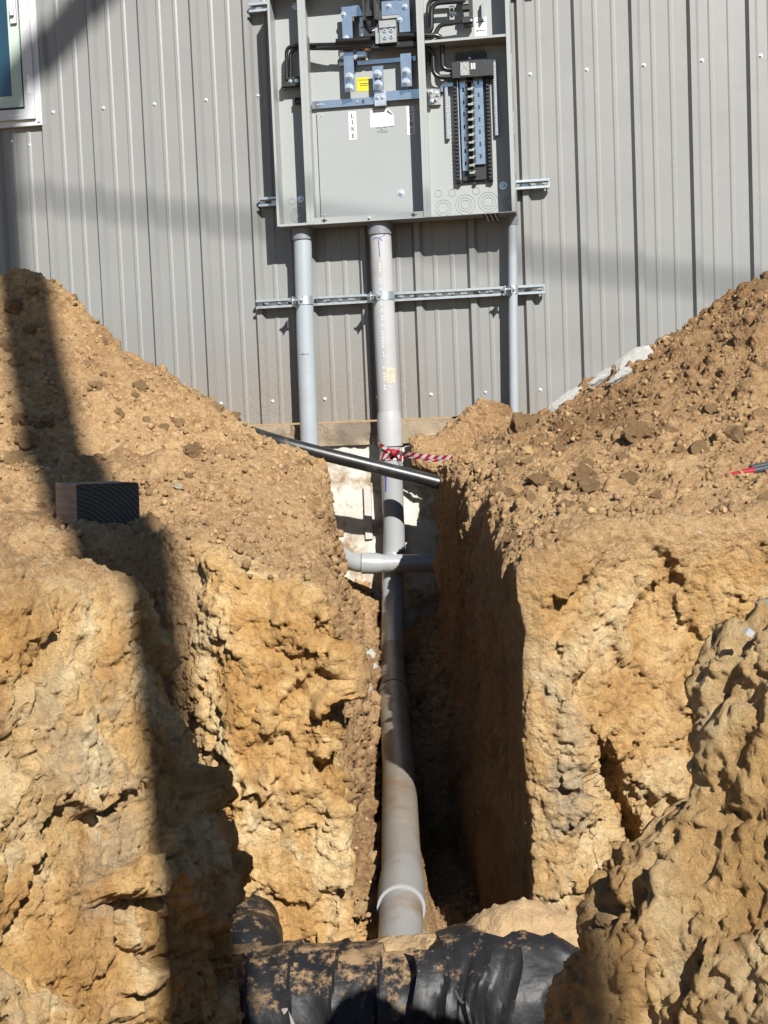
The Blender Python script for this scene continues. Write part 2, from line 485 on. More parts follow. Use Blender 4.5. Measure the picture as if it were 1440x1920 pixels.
def detail_ground(V, Q):
    V = relax(V, Q, .35)
    N = vnormals(V, Q)
    rock, damp, loose, inw, lw = zones(V, N)
    # blocky breaks of the cut faces
    f1, e1 = facets(V, 2.5, 1, (1.15, 1, .62))
    f2, e2 = facets(V, 8.0, 2)
    rr = np.clip(rock, 0, 1) * (1 - inw)
    d = rr * ((.066 - .036 * sst(2.2, 1.9, V[:, 1])) * f1 + .014 * (1 - .6 * sst(2.2, 1.9, V[:, 1])) * f2) + rr * .026 * perlin(V @ np.array([[1, 0, .25], [0, 1, 0], [-.25, 0, 1]], np.float32), (11, 11, 1.5), 47)
    d += loose * (.036 * clods(V, 5.5, .30, 3) + .026 * clods(V, 11, .45, 4)) + .03 * lw * f2
    d += rr * (.020 * np.abs(perlin(V, (5, 5, 3.6), 31)) + .012 * np.abs(perlin(V, 11, 32)) - .008)
    d -= rr * .035 * sst(.07, .0, np.abs(perlin(V, (2.6, 2.6, 4.2), 44))) * sst(.0, .25, perlin(V, 1.7, 45))
    nr = sst(2.3, 2.0, V[:, 1]) * sst(0, .1, V[:, 0])
    d += nr * (.007 * facets(V, 11, 51)[0] + .014 * np.abs(perlin(V, 6, 52)) - .045 * sst(.06, 0, np.abs(perlin(V, (7, 7, 4), 55))) * sst(-.1, .15, perlin(V, 5, 56)))
    V = V + N * d[:, None]
    c = V[Q].mean(1)
    inside = np.abs(c[:, 0]) < c[:, 1] * .2806 + .40
    Qo = Q[~inside]
    def compact(V, Q):
        u, inv = np.unique(Q, return_inverse=True)
        return V[u], inv.reshape(Q.shape)
    Vo, Qo = compact(V, Qo)
    V, Q = compact(V, Q[inside])
    V, Q = subdivide(V, Q)
    N = vnormals(V, Q)
    rock, damp, loose, inw, lw = zones(V, N)
    rr = np.clip(rock + .30, 0, 1) * (1 - inw)
    f3, e3 = facets(V, 18, 5)
    d = rr * (1 - .45 * sst(2.2, 1.9, V[:, 1])) * (.0125 * f3 + .012 * np.abs(perlin(V, (26, 26, 20), 33)) - .003) + (1 - inw) * .0045 * perlin(V, 17, 8)
    sl = V @ np.array([[1, 0, .3], [0, 1, 0], [-.3, 0, 1]], np.float32)
    d += rr * (.0075 * perlin(sl, (42, 42, 4), 58) + .005 * np.abs(perlin(sl, (75, 75, 9), 59)))
    d += loose * .015 * clods(V, 23, .5, 7) + sst(2.3, 2.0, V[:, 1]) * sst(0, .1, V[:, 0]) * (.004 * facets(V, 36, 53)[0] + .005 * perlin(V, 40, 57)) + lw * (.012 * f3 + .014 * clods(V, 22, .5, 9))
    d += inw * (.018 * perlin(V, (14, 34, 2.2), 12) + .015 * perlin(V, (20, 60, 4), 13))
    V = (V + N * d[:, None]).astype(np.float32)
    V, Q = subdivide(V, Q)
    N = vnormals(V, Q)
    f4, e4 = facets(V, 40, 6)
    rock, damp, loose, inw, lw = zones(V, N)
    d = (1 - inw) * (.0050 * f4 + .0060 * np.abs(perlin(V, 60, 34)) + .0025 * perlin(V, 95, 15)) + loose * .0085 * clods(V, 50, .55, 8) + inw * (.006 * perlin(V, (60, 130, 9), 16) + .003 * perlin(V, 90, 17))
    V = (V + N * d[:, None]).astype(np.float32)
    return np.concatenate([V, Vo]).astype(np.float32), np.concatenate([Q, Qo + len(V)])
# ================================================================ build the ground
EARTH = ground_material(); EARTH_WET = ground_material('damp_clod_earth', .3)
gV0, gQ0 = make_ground()
BVH = BVHTree.FromPolygons(gV0.tolist(), gQ0.tolist())
gV, gQ = detail_ground(gV0, gQ0)
gN = vnormals(gV, gQ)
rock_a, damp_a, loose_a, _, _ = zones(gV, gN)
def np_mesh(name, V, Q):
    me = bpy.data.meshes.new(name)
    me.vertices.add(len(V)); me.vertices.foreach_set('co', np.ascontiguousarray(V, np.float32).ravel())
    me.loops.add(Q.size); me.loops.foreach_set('vertex_index', np.ascontiguousarray(Q, np.int32).ravel())
    me.polygons.add(len(Q)); me.polygons.foreach_set('loop_start', np.arange(0, Q.size, Q.shape[1], dtype=np.int32))
    me.polygons.foreach_set('use_smooth', np.ones(len(Q), bool))
    me.update(calc_edges=True); return me
gme = np_mesh('trench_ground', gV, gQ)
sx, sy_, sz = gV.T
scr = sst(.40, .44, sx) * sst(.56, .52, sx) * sst(4.0, 3.8, sy_) * sst(3.4, 3.6, sy_) * np.maximum(sst(-.70, -.74, sz) * sst(-.98, -.90, sz) * .6, sst(-.96, -1.0, sz) * sst(-1.22, -1.16, sz))
scr = np.maximum(scr, sst(3.1, 2.95, sy_) * sst(-.2, -.35, sx) * sst(.10, .30, perlin(gV, (3.5, 3.5, 1.1), 61)) * sst(-.45, -.6, sz) * .8)
scr *= sst(-.35, .15, perlin(gV, 7, 62))
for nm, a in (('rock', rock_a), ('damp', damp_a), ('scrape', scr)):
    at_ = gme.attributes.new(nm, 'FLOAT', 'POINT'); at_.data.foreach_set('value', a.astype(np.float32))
gme.materials.append(EARTH)
ground = bpy.data.objects.new('ground', gme); COL.objects.link(ground); tag(ground, kind='structure', label='tan dug-up ground with spoil heaps and cut trenches')

# the land around, with the rest of the pit the photographer stands in; it dips under the detailed ground
def surround():
    xs = np.unique(np.concatenate([np.linspace(-60, -6, 14), np.linspace(-6, 6, 81), np.linspace(6, 60, 14)]))
    ys = np.unique(np.concatenate([np.linspace(-60, -6, 14), np.linspace(-6, 1.6, 60), np.linspace(1.6, 9, 38), np.linspace(9, 60, 12)]))
    gx, gy = np.meshgrid(xs, ys, indexing='ij')
    z = np.full(gx.shape, -.32)
    P = np.stack([gx.ravel(), gy.ravel(), 0 * gx.ravel()], 1).astype(np.float32)
    z += (.10 * perlin(P, .7, 71) + .05 * perlin(P, 2.1, 72)).reshape(gx.shape)
    lx = np.where(gy > 0, -.45 - .70 * (2.9 - gy), -2.5); rx = .50 + .12 * np.clip(1 - gy, 0, 9)
    pit = sst(lx - .35, lx, gx) * sst(rx + .3, rx, gx) * sst(-2.6, -2.2, gy) * (gy < 3)
    z = z * (1 - pit) - 1.75 * pit
    under = (gx > -2.35) & (gx < 2.35) & (gy > .75) & (gy < 7.9)
    z[under] = -2.1
    V = np.stack([gx, gy, z], -1).reshape(-1, 3).astype(np.float32)
    i = np.arange(gx.size).reshape(gx.shape)
    Q = np.stack([i[:-1, :-1], i[1:, :-1], i[1:, 1:], i[:-1, 1:]], -1).reshape(-1, 4)
    return np_mesh('surrounding_ground', V, Q)
sme = surround(); sme.materials.append(EARTH)
so = bpy.data.objects.new('surrounding_ground', sme); COL.objects.link(so); tag(so, kind='structure', label='bare earth around the dig')

def hit(px, py):
    loc, nrm, i, d = BVH.ray_cast(Vector((0, 0, 0)), ray_dir(px, py).normalized())
    return (loc, nrm) if loc is not None else (None, None)
def drop(x, y):
    loc, nrm, i, d = BVH.ray_cast(Vector((x, y, 3)), Vector((0, 0, -1)))
    return (loc, nrm) if loc is not None else (None, None)
# ================================================================ metal building
def siding_material():
    m = mat('painted_siding', (.196, .197, .190), .42, 0, .04, 3, .0022, 4)
    t = m.node_tree; L = t.links.new; p = t.nodes['Principled BSDF']
    src = p.inputs['Base Color'].links[0].from_socket
    tc = _n(t, 'ShaderNodeTexCoord'); sp = _n(t, 'ShaderNodeSeparateXYZ'); L(tc.outputs['Object'], sp.inputs[0])
    # mud splashed up from the dig: specks thinning out with height, densest where the soil was thrown
    def rng(sock, a, b, c=0., d=1.):
        r = _n(t, 'ShaderNodeMapRange'); r.interpolation_type = 'SMOOTHSTEP'
        for i, v in ((1, a), (2, b), (3, c), (4, d)): r.inputs[i].default_value = v
        L(sock, r.inputs[0]); return r.outputs[0]
    def mul(a, b):
        x = _n(t, 'ShaderNodeMath', operation='MULTIPLY'); L(a, x.inputs[0])
        if isinstance(b, float): x.inputs[1].default_value = b
        else: L(b, x.inputs[1])
        return x.outputs[0]
    n1 = _n(t, 'ShaderNodeTexNoise'); n1.inputs['Scale'].default_value = 70; n1.inputs['Detail'].default_value = 6; n1.inputs['Roughness'].default_value = .75; L(tc.outputs['Object'], n1.inputs['Vector'])
    n2 = _n(t, 'ShaderNodeTexNoise'); n2.inputs['Scale'].default_value = 2.2; n2.inputs['Detail'].default_value = 5; L(tc.outputs['Object'], n2.inputs['Vector'])
    z = rng(sp.outputs['Z'], .04, .75, 1., 0.)
    x = mul(rng(sp.outputs['X'], .4, 1.2), rng(sp.outputs['X'], 2.6, 1.8))
    f = mul(mul(z, x), rng(n1.outputs['Fac'], .38, .66))
    f2 = mul(mul(z, rng(n2.outputs['Fac'], .35, .6)), .35)
    a = _n(t, 'ShaderNodeMath', operation='MAXIMUM'); L(f, a.inputs[0]); L(f2, a.inputs[1])
    mx = _n(t, 'ShaderNodeMix', data_type='RGBA'); L(mul(a.outputs[0], .8), mx.inputs[0]); L(src, mx.inputs[6]); mx.inputs[7].default_value = (.155, .108, .064, 1)
    # faint rusty dribbles under the ribs' laps
    wv = _n(t, 'ShaderNodeTexNoise'); wv.inputs['Scale'].default_value = 1; wv.inputs['Detail'].default_value = 4
    mp = _n(t, 'ShaderNodeMapping'); mp.inputs['Scale'].default_value = (26, 26, .7); L(tc.outputs['Object'], mp.inputs[0]); L(mp.outputs[0], wv.inputs['Vector'])
    mx2 = _n(t, 'ShaderNodeMix', data_type='RGBA'); L(mul(rng(wv.outputs['Fac'], .60, .72), .22), mx2.inputs[0]); L(mx.outputs[2], mx2.inputs[6]); mx2.inputs[7].default_value = (.215, .17, .12, 1)
    L(mx2.outputs[2], p.inputs['Base Color'])
    return m
SIDING = siding_material()
ZINC = mat('zinc_plated_steel', (.62, .66, .70), .32, .85, .16, 30, .0003, 80)
GALV = mat('galvanized_steel', (.50, .54, .56), .38, .8, .12, 40, .0003, 90)
WHITE_VINYL = mat('white_vinyl', (.46, .47, .48), .4, 0, .03, 4)
P = .3048
MB_V = -.047
wall = Thing('metal_siding_wall', 'grey ribbed metal siding of the building behind the trench', 'wall', (0, 0, MB_V), 'wall')
rib = [(-.077, 0), (-.059, .031), (-.030, .031), (-.014, 0), (.034, 0), (.042, .0038), (.055, .0038), (.064, 0), (.131, 0), (.139, .0038), (.152, .0038), (.161, 0)]
for k in range(-7, 18):
    # sheets of three ribs; each laps over the next
    if (k + 7) % 3: continue
    prof = []
    for j in range(3):
        prof += [((k + j) * P + a, b) for a, b in rib]
    prof += [((k + 3) * P - .077, 0), ((k + 3) * P - .059, .031), ((k + 3) * P - .036, .031)]
    lift = .0022 * ((k + 7) // 3 % 2)
    prof = [(a, b + lift) for a, b in prof]
    m = MB(); n = len(prof); rows = np.linspace(MB_V, 3.3, 12)
    vs = [(a, -(b + .0012 * math.sin(5.1 * r + 3 * a)), r) for r in rows for a, b in prof]
    back = [(a, -(b - .0015), MB_V) for a, b in prof]
    fs = [(i * n + j, i * n + j + 1, (i + 1) * n + j + 1, (i + 1) * n + j) for i in range(len(rows) - 1) for j in range(n - 1)]
    o = len(vs); vs += back; fs += [(j, o + j, o + j + 1, j + 1) for j in range(n - 1)]
    m.add(vs, fs); wall.part('siding_panel', m, SIDING)
m = MB(); m.bar(-2.2, 5.4, MB_V + .012, 3.3, -1.6, -.006); wall.part('wall_core', m, mat('wall_core', (.3, .3, .29), .9))
def screw_mb(r=.0115):
    m = MB(); m.wtube([(0, 0, 0), (0, .003, 0)], [r, r * .9], 12); m.wtube([(0, .003, 0), (0, .0085, 0), (0, .011, 0)], [r * .62, r * .58, r * .3], 6); return m
SCREW_M = mat('screw_head', (.60, .60, .58), .35, .5, .1, 50)
first = None
for row, v in ((0, 1.796), (1, .081), (2, 3.05)):
    for k in range(-4, 16):
        if row == 0 and k < 0: continue
        if first is None:
            m = screw_mb(); m.v = [(a + k * P, b, c + v) for a, b, c in m.v]
            first = wall.part('screw', m, SCREW_M, True); k0, v0 = k, v
        else: wall.copy(first, ((k - k0) * P, 0, v - v0))
for u, v in ((-.155, 1.62), (-.26, 1.65)):
    wall.copy(first, (u - k0 * P, 0, v - v0))

# ---- foundation
CONC = mat('parged_foundation', (.50, .475, .41), .9, 0, .10, 9, .006, 45, (.19, .13, .072), 5.0, (.49, .63))
LEDGE = mat('tan_concrete', (.24, .19, .125), .92, 0, .14, 7, .006, 60, (.13, .10, .075), 5, (.42, .60))
fnd = Thing('foundation_wall', 'rough pale concrete foundation below the siding at the trench end', 'wall', (1.9, 0, -1.6), 'wall')
def rough_slab(u0, u1, v0, v1, w, amp, st, seed):
    us = np.arange(u0, u1 + st, st); vs = np.arange(v0, v1 + st * .5, st); vs[-1] = v1
    gu, gv = np.meshgrid(us, vs, indexing='ij')
    PP = np.stack([gu.ravel(), gv.ravel(), 0 * gu.ravel()], 1).astype(np.float32)
    d = amp * (fbm(PP, 3.5, 4, seed) + .6 * facets(PP, 9, seed)[0])
    m = MB(); nv = len(vs)
    V = [(a, -(w + dd), b) for a, b, dd in zip(gu.ravel(), gv.ravel(), d)]
    F = [(i * nv + j, (i + 1) * nv + j, (i + 1) * nv + j + 1, i * nv + j + 1) for i in range(len(us) - 1) for j in range(nv - 1)]
    o = len(V); V += [(a, .02, v1) for a in us]
    F += [(i * nv + nv - 1, (i + 1) * nv + nv - 1, o + i + 1, o + i) for i in range(len(us) - 1)]
    return m.add(V, F)
fnd.part('parging', rough_slab(.6, 3.4, -1.6, -.17, .025, .02, .03, 3), CONC, True)
fnd.part('ledge', rough_slab(.6, 3.4, -.185, -.058, .040, .030, .02, 5), LEDGE, True)
m = MB(); m.bar(-2.2, 5.4, -1.6, -.06, -.3, -.025); fnd.part('footing_core', m, LEDGE)
# pale mortar ribbon left on the parging beside the pipe
m = MB(); m.bar(1.735, 1.775, -.72, -.42, .03, .052); fnd.part('mortar_strip', m, mat('pale_mortar', (.42, .40, .36), .9, 0, .06, 12, .003, 60))

# ---- window at the top left
win = Thing('window', 'white framed window at the top left of the siding', 'window', (-.6, .03, 1.72), 'wall')
GLASS = bpy.data.materials.new('window_glass'); GLASS.use_nodes = True
_p = GLASS.node_tree.nodes['Principled BSDF']; _p.inputs['Base Color'].default_value = (.012, .035, .055, 1); _p.inputs['Roughness'].default_value = .06; _p.inputs['Specular IOR Level'].default_value = .9
def frame_mb(u0, u1, v0, v1, t, w0, w1):
    m = MB(); m.bar(u0, u1, v0, v0 + t, w0, w1); m.bar(u0, u1, v1 - t, v1, w0, w1)
    m.bar(u0, u0 + t, v0 + t, v1 - t, w0, w1); m.bar(u1 - t, u1, v0 + t, v1 - t, w0, w1); return m
win.part('flange', frame_mb(-1.35, -.055, 1.722, 3.05, .034, .006, .0385), WHITE_VINYL)
of = win.part('frame', frame_mb(-1.316, -.089, 1.757, 3.016, .058, .004, .058), WHITE_VINYL)
m = MB(); m.bar(-.125, -.105, 1.90, 2.00, .058, .0595); m.bar(-.25, -.16, 1.779, 1.785, .058, .0595)
win.part('weep_cover', m, mat('weep_plastic', (.66, .66, .65), .5), sub=of)
win.part('gasket', frame_mb(-1.258, -.147, 1.815, 2.958, .018, .004, .020), mat('dark_gasket', (.04, .055, .05), .6))
sash = win.part('sash', frame_mb(-1.240, -.165, 1.833, 2.940, .064, .002, .038), mat('sash_tint', (.36, .44, .38), .45, 0, .05, 5))
m = MB(); m.bar(-.205, -.170, 2.30, 2.44, .038, .056); m.bar(-.198, -.178, 2.34, 2.40, .056, .075); win.part('latch', m, WHITE_VINYL, sub=sash)
m = MB(); m.bar(-1.177, -.228, 1.896, 2.878, .012, .018); win.part('pane', m, GLASS)
m = MB(); m.bar(-1.258, -.147, 1.815, 2.958, -.004, .001); win.part('backing', m, mat('room_dark', (.02, .02, .02), .9))
m = screw_mb(.010); m.v = [(a - .072, b - .0385, c + 1.742) for a, b, c in m.v]; win.part('screw', m, SCREW_M, True)

# ---- slotted strut channels
def strut(u0, u1, v, label, w0=.034, hh=.025, dep=.040, phase=0.):
    th = Thing('strut_channel', label, 'channel', (u0, w0, v), 'wall', 'slotted strut channels on the siding')
    m = MB(); t = .003; pitch, sl, sh = .0705, .040, .0095
    # web with real oblong slots: strips above and below, bridges between, clipped corners
    m.bar(u0, u1, v + sh, v + hh, w0, w0 + t); m.bar(u0, u1, v - hh, v - sh, w0, w0 + t)
    a = u0; s = u0 + .028 + phase
    while True:
        b = min(s, u1)
        m.bar(a, b, v - sh, v + sh, w0, w0 + t)
        if s + sl >= u1:
            if s < u1: m.bar(s, u1, v - sh, v + sh, w0, w0 + t)
            break
        for (cu, du) in ((s, .006), (s + sl, -.006)):
            for sg in (-1, 1):
                m.add([(cu, -w0, v + sg * sh), (cu + du, -w0, v + sg * sh), (cu, -w0, v + sg * (sh - .006)), (cu, -w0 - t, v + sg * sh), (cu + du, -w0 - t, v + sg * sh), (cu, -w0 - t, v + sg * (sh - .006))],
                      [(0, 1, 2), (3, 5, 4), (1, 4, 5, 2)])
        a = s + sl; s += pitch
    th.part('web', m, GALV)
    for sg, nm in ((1, 'flange'), (-1, 'flange')):
        m = MB(); m.bar(u0, u1, v + sg * (hh - t), v + sg * hh, w0 + t, w0 + dep)
        m.bar(u0, u1, v + sg * (hh - .013), v + sg * (hh - t), w0 + dep - t, w0 + dep)
        m.bar(u0, u1, v + sg * (hh - .013), v + sg * (hh - .010), w0 + dep - .010, w0 + dep - t)
        th.part(nm, m, GALV)
    return th
ZBOLT = mat('blue_zinc_bolt', (.55, .66, .74), .35, .7, .1, 40)
def bolt(th, u, v, w, r=.017, h=.009, name='bolt', mt=None):
    m = MB(); m.wtube([(u, w, v), (u, w + .003, v)], r, 16); m.wtube([(u, w + .003, v), (u, w + .003 + h * .8, v), (u, w + .003 + h, v)], [r * .62, r * .62, r * .5], 6)
    return th.part(name, m, mt or ZBOLT, True)
s_low = strut(1.166, 2.788, .629, 'long slotted strut channel carrying the three conduits')
s_mid = strut(1.208, 2.833, 1.196, 'slotted strut channel behind the lower edge of the electrical cabinet')
s_top = strut(1.205, 2.80, 2.262, 'slotted strut channel behind the cabinet at the top edge of the picture')
for u in (1.27, 1.62, 2.10, 2.53): bolt(s_low, u, .629, .037)
for u in (2.69,): bolt(s_mid, u, 1.196, .037)
# ================================================================ open electrical cabinet
ENAM = mat('grey_enamel', (.265, .278, .272), .38, 0, .02, 4, .0004, 14)
ENAM2 = mat('grey_enamel_plate', (.255, .268, .266), .34, 0, .025, 2.5)
BLACK = mat('black_plastic', (.012, .012, .013), .45, 0, .2, 30)
CABLE = mat('black_cable_jacket', (.010, .010, .011), .32, 0, .2, 40)
ALU = mat('aluminium_lug', (.52, .51, .47), .30, .75, .12, 60)
BUS = mat('tinned_bus_bar', (.50, .55, .60), .22, .9, .10, 22, .0004, 40)
COPPER = mat('copper', (.45, .20, .11), .35, .8, .2, 40)
PAPER = mat('white_label', (.50, .51, .52), .6, 0, .02, 10)
INK = mat('black_ink', (.012, .012, .012), .7)
GREYINK = mat('grey_print', (.42, .43, .44), .7)
YELLOW = mat('yellow_label', (.47, .43, .006), .5, 0, .02, 8)
WB, WF = .076, .236
cab = Thing('electrical_cabinet', 'open grey electrical service cabinet mounted on the metal siding', 'electrical panel', (1.35, WB, 1.03), 'wall')
VT = 2.62; VA = 2.302       # the right box is the taller one
# -- left gutter box
m = MB(); m.bar(1.352, 1.534, 1.033, VA, WB, WB + .002); cab.part('back_plate', m, ENAM)
m = MB(); m.bar(1.349, 1.352, 1.03, VA, WB, WF); m.bar(1.352, 1.362, 1.03, VA, WF - .002, WF); cab.part('side_wall', m, ENAM)
m = MB(); m.bar(1.352, 1.534, 1.03, 1.033, WB, WF); m.bar(1.362, 1.514, 1.033, 1.043, WF - .004, WF - .002); cab.part('bottom_plate', m, ENAM)
# -- middle box
m = MB(); m.bar(1.539, 2.178, 1.033, VA, WB, WB + .002); cab.part('back_plate', m, ENAM)
for u0, u1, f0, f1 in ((1.534, 1.5365, 1.514, 1.534), (1.537, 1.539, 1.539, 1.557), (2.178, 2.1795, 2.160, 2.178), (2.180, 2.182, 2.182, 2.198)):
    vt = VT if u0 > 2.1795 else VA
    m = MB(); m.bar(u0, u1, 1.03, vt, WB, WF); m.bar(f0, f1, 1.03, vt, WF - .002, WF)
    e = (f0, f0 + .002) if abs(f0 - u0) > .005 else (f1 - .002, f1)
    m.bar(e[0], e[1], 1.03, vt, WF - .012, WF - .002)
    cab.part('divider_wall', m, ENAM)
m = MB(); m.bar(1.539, 2.178, 1.03, 1.033, WB, WF); cab.part('bottom_plate', m, ENAM)
m = MB(); m.bar(1.557, 2.160, 1.033, 1.066, WF - .010, WF - .008); lip = cab.part('bottom_lip', m, ENAM2)
m = MB(); m.bar(1.572, 2.158, 1.078, 1.660, .090, .092); m.bar(1.568, 1.572, 1.078, 1.660, .0785, .092); plate = cab.part('cover_plate', m, ENAM2)
m = MB(); m.bar(1.349, 1.5365, VA, VA + .003, WB, WF); cab.part('top_plate', m, ENAM)
m = MB(); m.bar(1.537, 2.1795, VA, VA + .003, WB, WF); cab.part('top_plate', m, ENAM)
m = MB(); m.bar(2.180, 2.655, VT, VT + .003, WB, WF); cab.part('top_plate', m, ENAM)
# -- right breaker box
m = MB(); m.bar(2.182, 2.652, 1.033, VT, WB, WB + .002); cab.part('back_plate', m, ENAM)
m = MB(); m.bar(2.652, 2.655, 1.03, VT, WB, WF); m.bar(2.634, 2.652, 1.03, VT, WF - .002, WF); cab.part('side_wall', m, ENAM)
m = MB(); m.bar(2.182, 2.652, 1.03, 1.033, WB, WF); cab.part('bottom_plate', m, ENAM)
m = MB(); m.bar(2.183, 2.651, 1.948, 1.951, WB + .002, WF - .004); m.bar(2.20, 2.651, 1.951, 1.961, WF - .006, WF - .004)
sh = cab.part('shelf', m, ENAM)
for u0, u1, v in ((2.345, 2.385, 1.934), (2.388, 2.432, 1.941), (2.437, 2.475, 1.936)):
    m = MB(); m.bar(u0, u1, v, v + .005, WB + .012, WB + .016); cab.part('tab', m, ENAM2, sub=sh)
for v in (2.15, 1.80, 1.50, 1.29):
    m = MB(); m.bar(2.6552, 2.6565, v - .055, v + .055, WF - .05, WF - .035); cab.part('latch_slot', m, BLACK)
    m = MB(); m.bar(2.6565, 2.659, v - .06, v + .06, WF - .034, WF - .026); cab.part('latch_clip', m, ZINC)
# plate furniture
bolt(cab, 2.022, 1.191, .092, .020, .008, 'washer_screw'); bolt(cab, 2.582, 1.196, .078, .021, .008, 'washer_screw'); bolt(cab, 1.452, 1.196, .078, .018, .008, 'washer_screw')
bolt(cab, 1.470, 2.245, .078, .018, .008, 'washer_screw')
bolt(cab, 1.862, 1.048, WF - .008, .008, .012, 'lip_screw', SCREW_M)
for u, v, w in ((1.596, 1.642, .092), (1.588, 1.098, .092)): bolt(cab, u, v, w, .005, .003, 'small_screw', SCREW_M)
for u in (1.612, 2.105):
    m = MB(); m.bar(u - .016, u + .016, 1.047, 1.051, WF - .008, WF - .006); m.bar(u - .008, u + .004, 1.040, 1.058, WF - .008, WF - .0062); cab.part('stamped_mark', m, BLACK, sub=lip)
for u, v in ((1.496, 1.275), (1.496, 2.195), (1.507, 1.145)):
    m = MB(); m.bar(u - .009, u + .012, v - .020, v + .020, .12, .122); m.bar(u - .003, u + .003, v - .008, v + .008, .122, .1225, 1); cab.part('hinge_clip', m, [ENAM2, BLACK])
# knockouts: rings stamped in the plates
for u, v, rs, w in ((1.432, 1.108, (.044, .031, .019), .078), (1.404, 1.187, (.020,), .078),
                    (2.226, 1.177, (.021,), .078), (2.302, 1.176, (.021,), .078), (2.433, 1.178, (.021,), .078),
                    (2.250, 1.098, (.046, .031), .078), (2.372, 1.108, (.056, .040, .026), .078), (2.498, 1.114, (.056, .041, .027), .078), (2.612, 1.104, (.038, .024), .078)):
    m = MB()
    for r in rs: m.ring(u, v, w, r - .0045, r, .0028, 24)
    cab.part('knockout', m, ENAM, True)
# stickers and lettering
SERIF = {'L': [(0, 0, 1, .12), (.18, 0, .42, 1), (0, .88, .62, 1), (.86, 0, 1, .34)],
         'I': [(.2, 0, .8, .12), (.38, 0, .62, 1), (.2, .88, .8, 1)],
         'E': [(0, 0, 1, .12), (.15, 0, .4, 1), (0, .88, 1, 1), (.86, 0, 1, .32), (.86, .70, 1, 1), (.4, .44, .74, .56), (.66, .34, .76, .66)],
         'N': [(0, 0, .32, .12), (.10, 0, .22, 1), (0, .88, .3, 1), (.78, 0, .90, 1), (.66, .88, 1, 1)]}
def line_label(u, v, w, label):
    m = MB(); m.bar(u, u + .044, v - .152, v, w, w + .0008); o = cab.part('line_label', m, PAPER, label=label)
    for i, ch in enumerate('LINE'):
        m = MB(); x0, y0, sx_, sy2 = u + .013, v - .034 - i * .036, .019, .022
        for a, b, c, d in SERIF[ch]: m.bar(x0 + a * sx_, x0 + c * sx_, y0 + b * sy2, y0 + d * sy2, w + .0008, w + .0014)
        if ch == 'N':
            m.add([(x0 + q[0] * sx_, -(w + .0015), y0 + q[1] * sy2) for q in ((.10, 1), (.34, 1), (.90, 0), (.66, 0))], [(0, 1, 2, 3)])
        cab.part('letter', m, INK, sub=o)
    m = MB(); m.bar(u + .022, u + .036, v - .146, v - .144, w + .0008, w + .0012); tag(cab.part('fine_print', m, GREYINK, sub=o), kind='stuff')
line_label(1.744, 1.650, .0925, 'white sticker reading LINE in the sun')
line_label(2.068, 1.654, .0925, 'white sticker reading LINE half in shadow')
m = MB(); us = [1.866, 1.90, 1.94, 1.962, 1.985, 1.998]
tops = [1.648, 1.650, 1.652, 1.652, 1.634, 1.614]; ln = [0, 0, 0, .001, .006, .002]
V_ = []; 
for i, u in enumerate(us): V_ += [(u, -(.0928 + ln[i]), tops[i]), (u, -(.0928 + (.004 if i > 3 else 0)), 1.556)]
m.add(V_, [(2 * i, 2 * i + 1, 2 * i + 3, 2 * i + 2) for i in range(len(us) - 1)])
m.add([(1.962, -.0940, 1.652), (1.998, -.0955, 1.614), (1.990, -.104, 1.618), (1.968, -.106, 1.640)], [(0, 1, 2, 3)])
wl = cab.part('rating_label', m, PAPER, label='white printed sticker with a peeling corner')
m = MB(); rs_ = random.Random(4)
for r in range(7):
    v = 1.638 - r * .0105; c = 1.885 if r < 2 else 1.876
    for q in range(6 if r > 1 else 9):
        w_ = rs_.uniform(.004, .013); m.bar(c, c + w_, v, v + .0032, .0929, .0933); c += w_ + rs_.uniform(.003, .012)
        if c > 1.958: break
tag(cab.part('fine_print', m, GREYINK, sub=wl), kind='stuff')
def text_mesh(s, size, u, v, w, mt, parent):
    cu = bpy.data.curves.new('lettering', 'FONT'); cu.body = s; cu.size = size; cu.align_x = 'CENTER'
    to = bpy.data.objects.new('lettering', cu); COL.objects.link(to)
    me = bpy.data.meshes.new_from_object(to.evaluated_get(bpy.context.evaluated_depsgraph_get()))
    bpy.data.objects.remove(to); bpy.data.curves.remove(cu)
    b = cab.base
    for q in me.vertices: q.co = Vector((u + q.co.x - b[0], -w + b[1], v + q.co.y - b[2]))
    me.materials.append(mt); o = bpy.data.objects.new('lettering', me); COL.objects.link(o); o.parent = parent; return o
text_mesh('LINE 480', .017, 1.927, 1.548, .0925, INK, plate); text_mesh('AMP', .010, 1.925, 1.536, .0925, INK, plate); text_mesh('TO BUSS', .015, 1.929, 1.523, .0925, INK, plate)
m = MB(); m.bar(1.796, 1.868, 1.758, 1.832, .0785, .0795); yl = cab.part('caution_label', m, YELLOW, label='yellow caution sticker with black print')
text_mesh('CAUTION', .0145, 1.834, 1.813, .0802, INK, yl)
m = MB()
for v, us in ((1.797, ((1.815, 1.828), (1.831, 1.852), (1.854, 1.862))), (1.787, ((1.815, 1.824), (1.828, 1.840), (1.843, 1.858)))):
    for a, b in us: m.bar(a, b, v, v + .004, .0796, .0802)
tag(cab.part('fine_print', m, INK, sub=yl), kind='stuff')
m = MB(); m.bar(2.456, 2.522, 1.988, 2.100, .0785, .0797); cl = cab.part('phase_label', m, PAPER, label='white sticker in the upper right box')
m = MB()
for v in (2.074, 2.028): m.bar(2.463, 2.516, v, v + .004, .0797, .0803); m.bar(2.466, 2.474, v - .003, v, .0797, .0803)
m.bar(2.474, 2.478, 2.083, 2.092, .0797, .0803); tag(cab.part("fine_print", m, INK, sub=cl), kind="stuff")
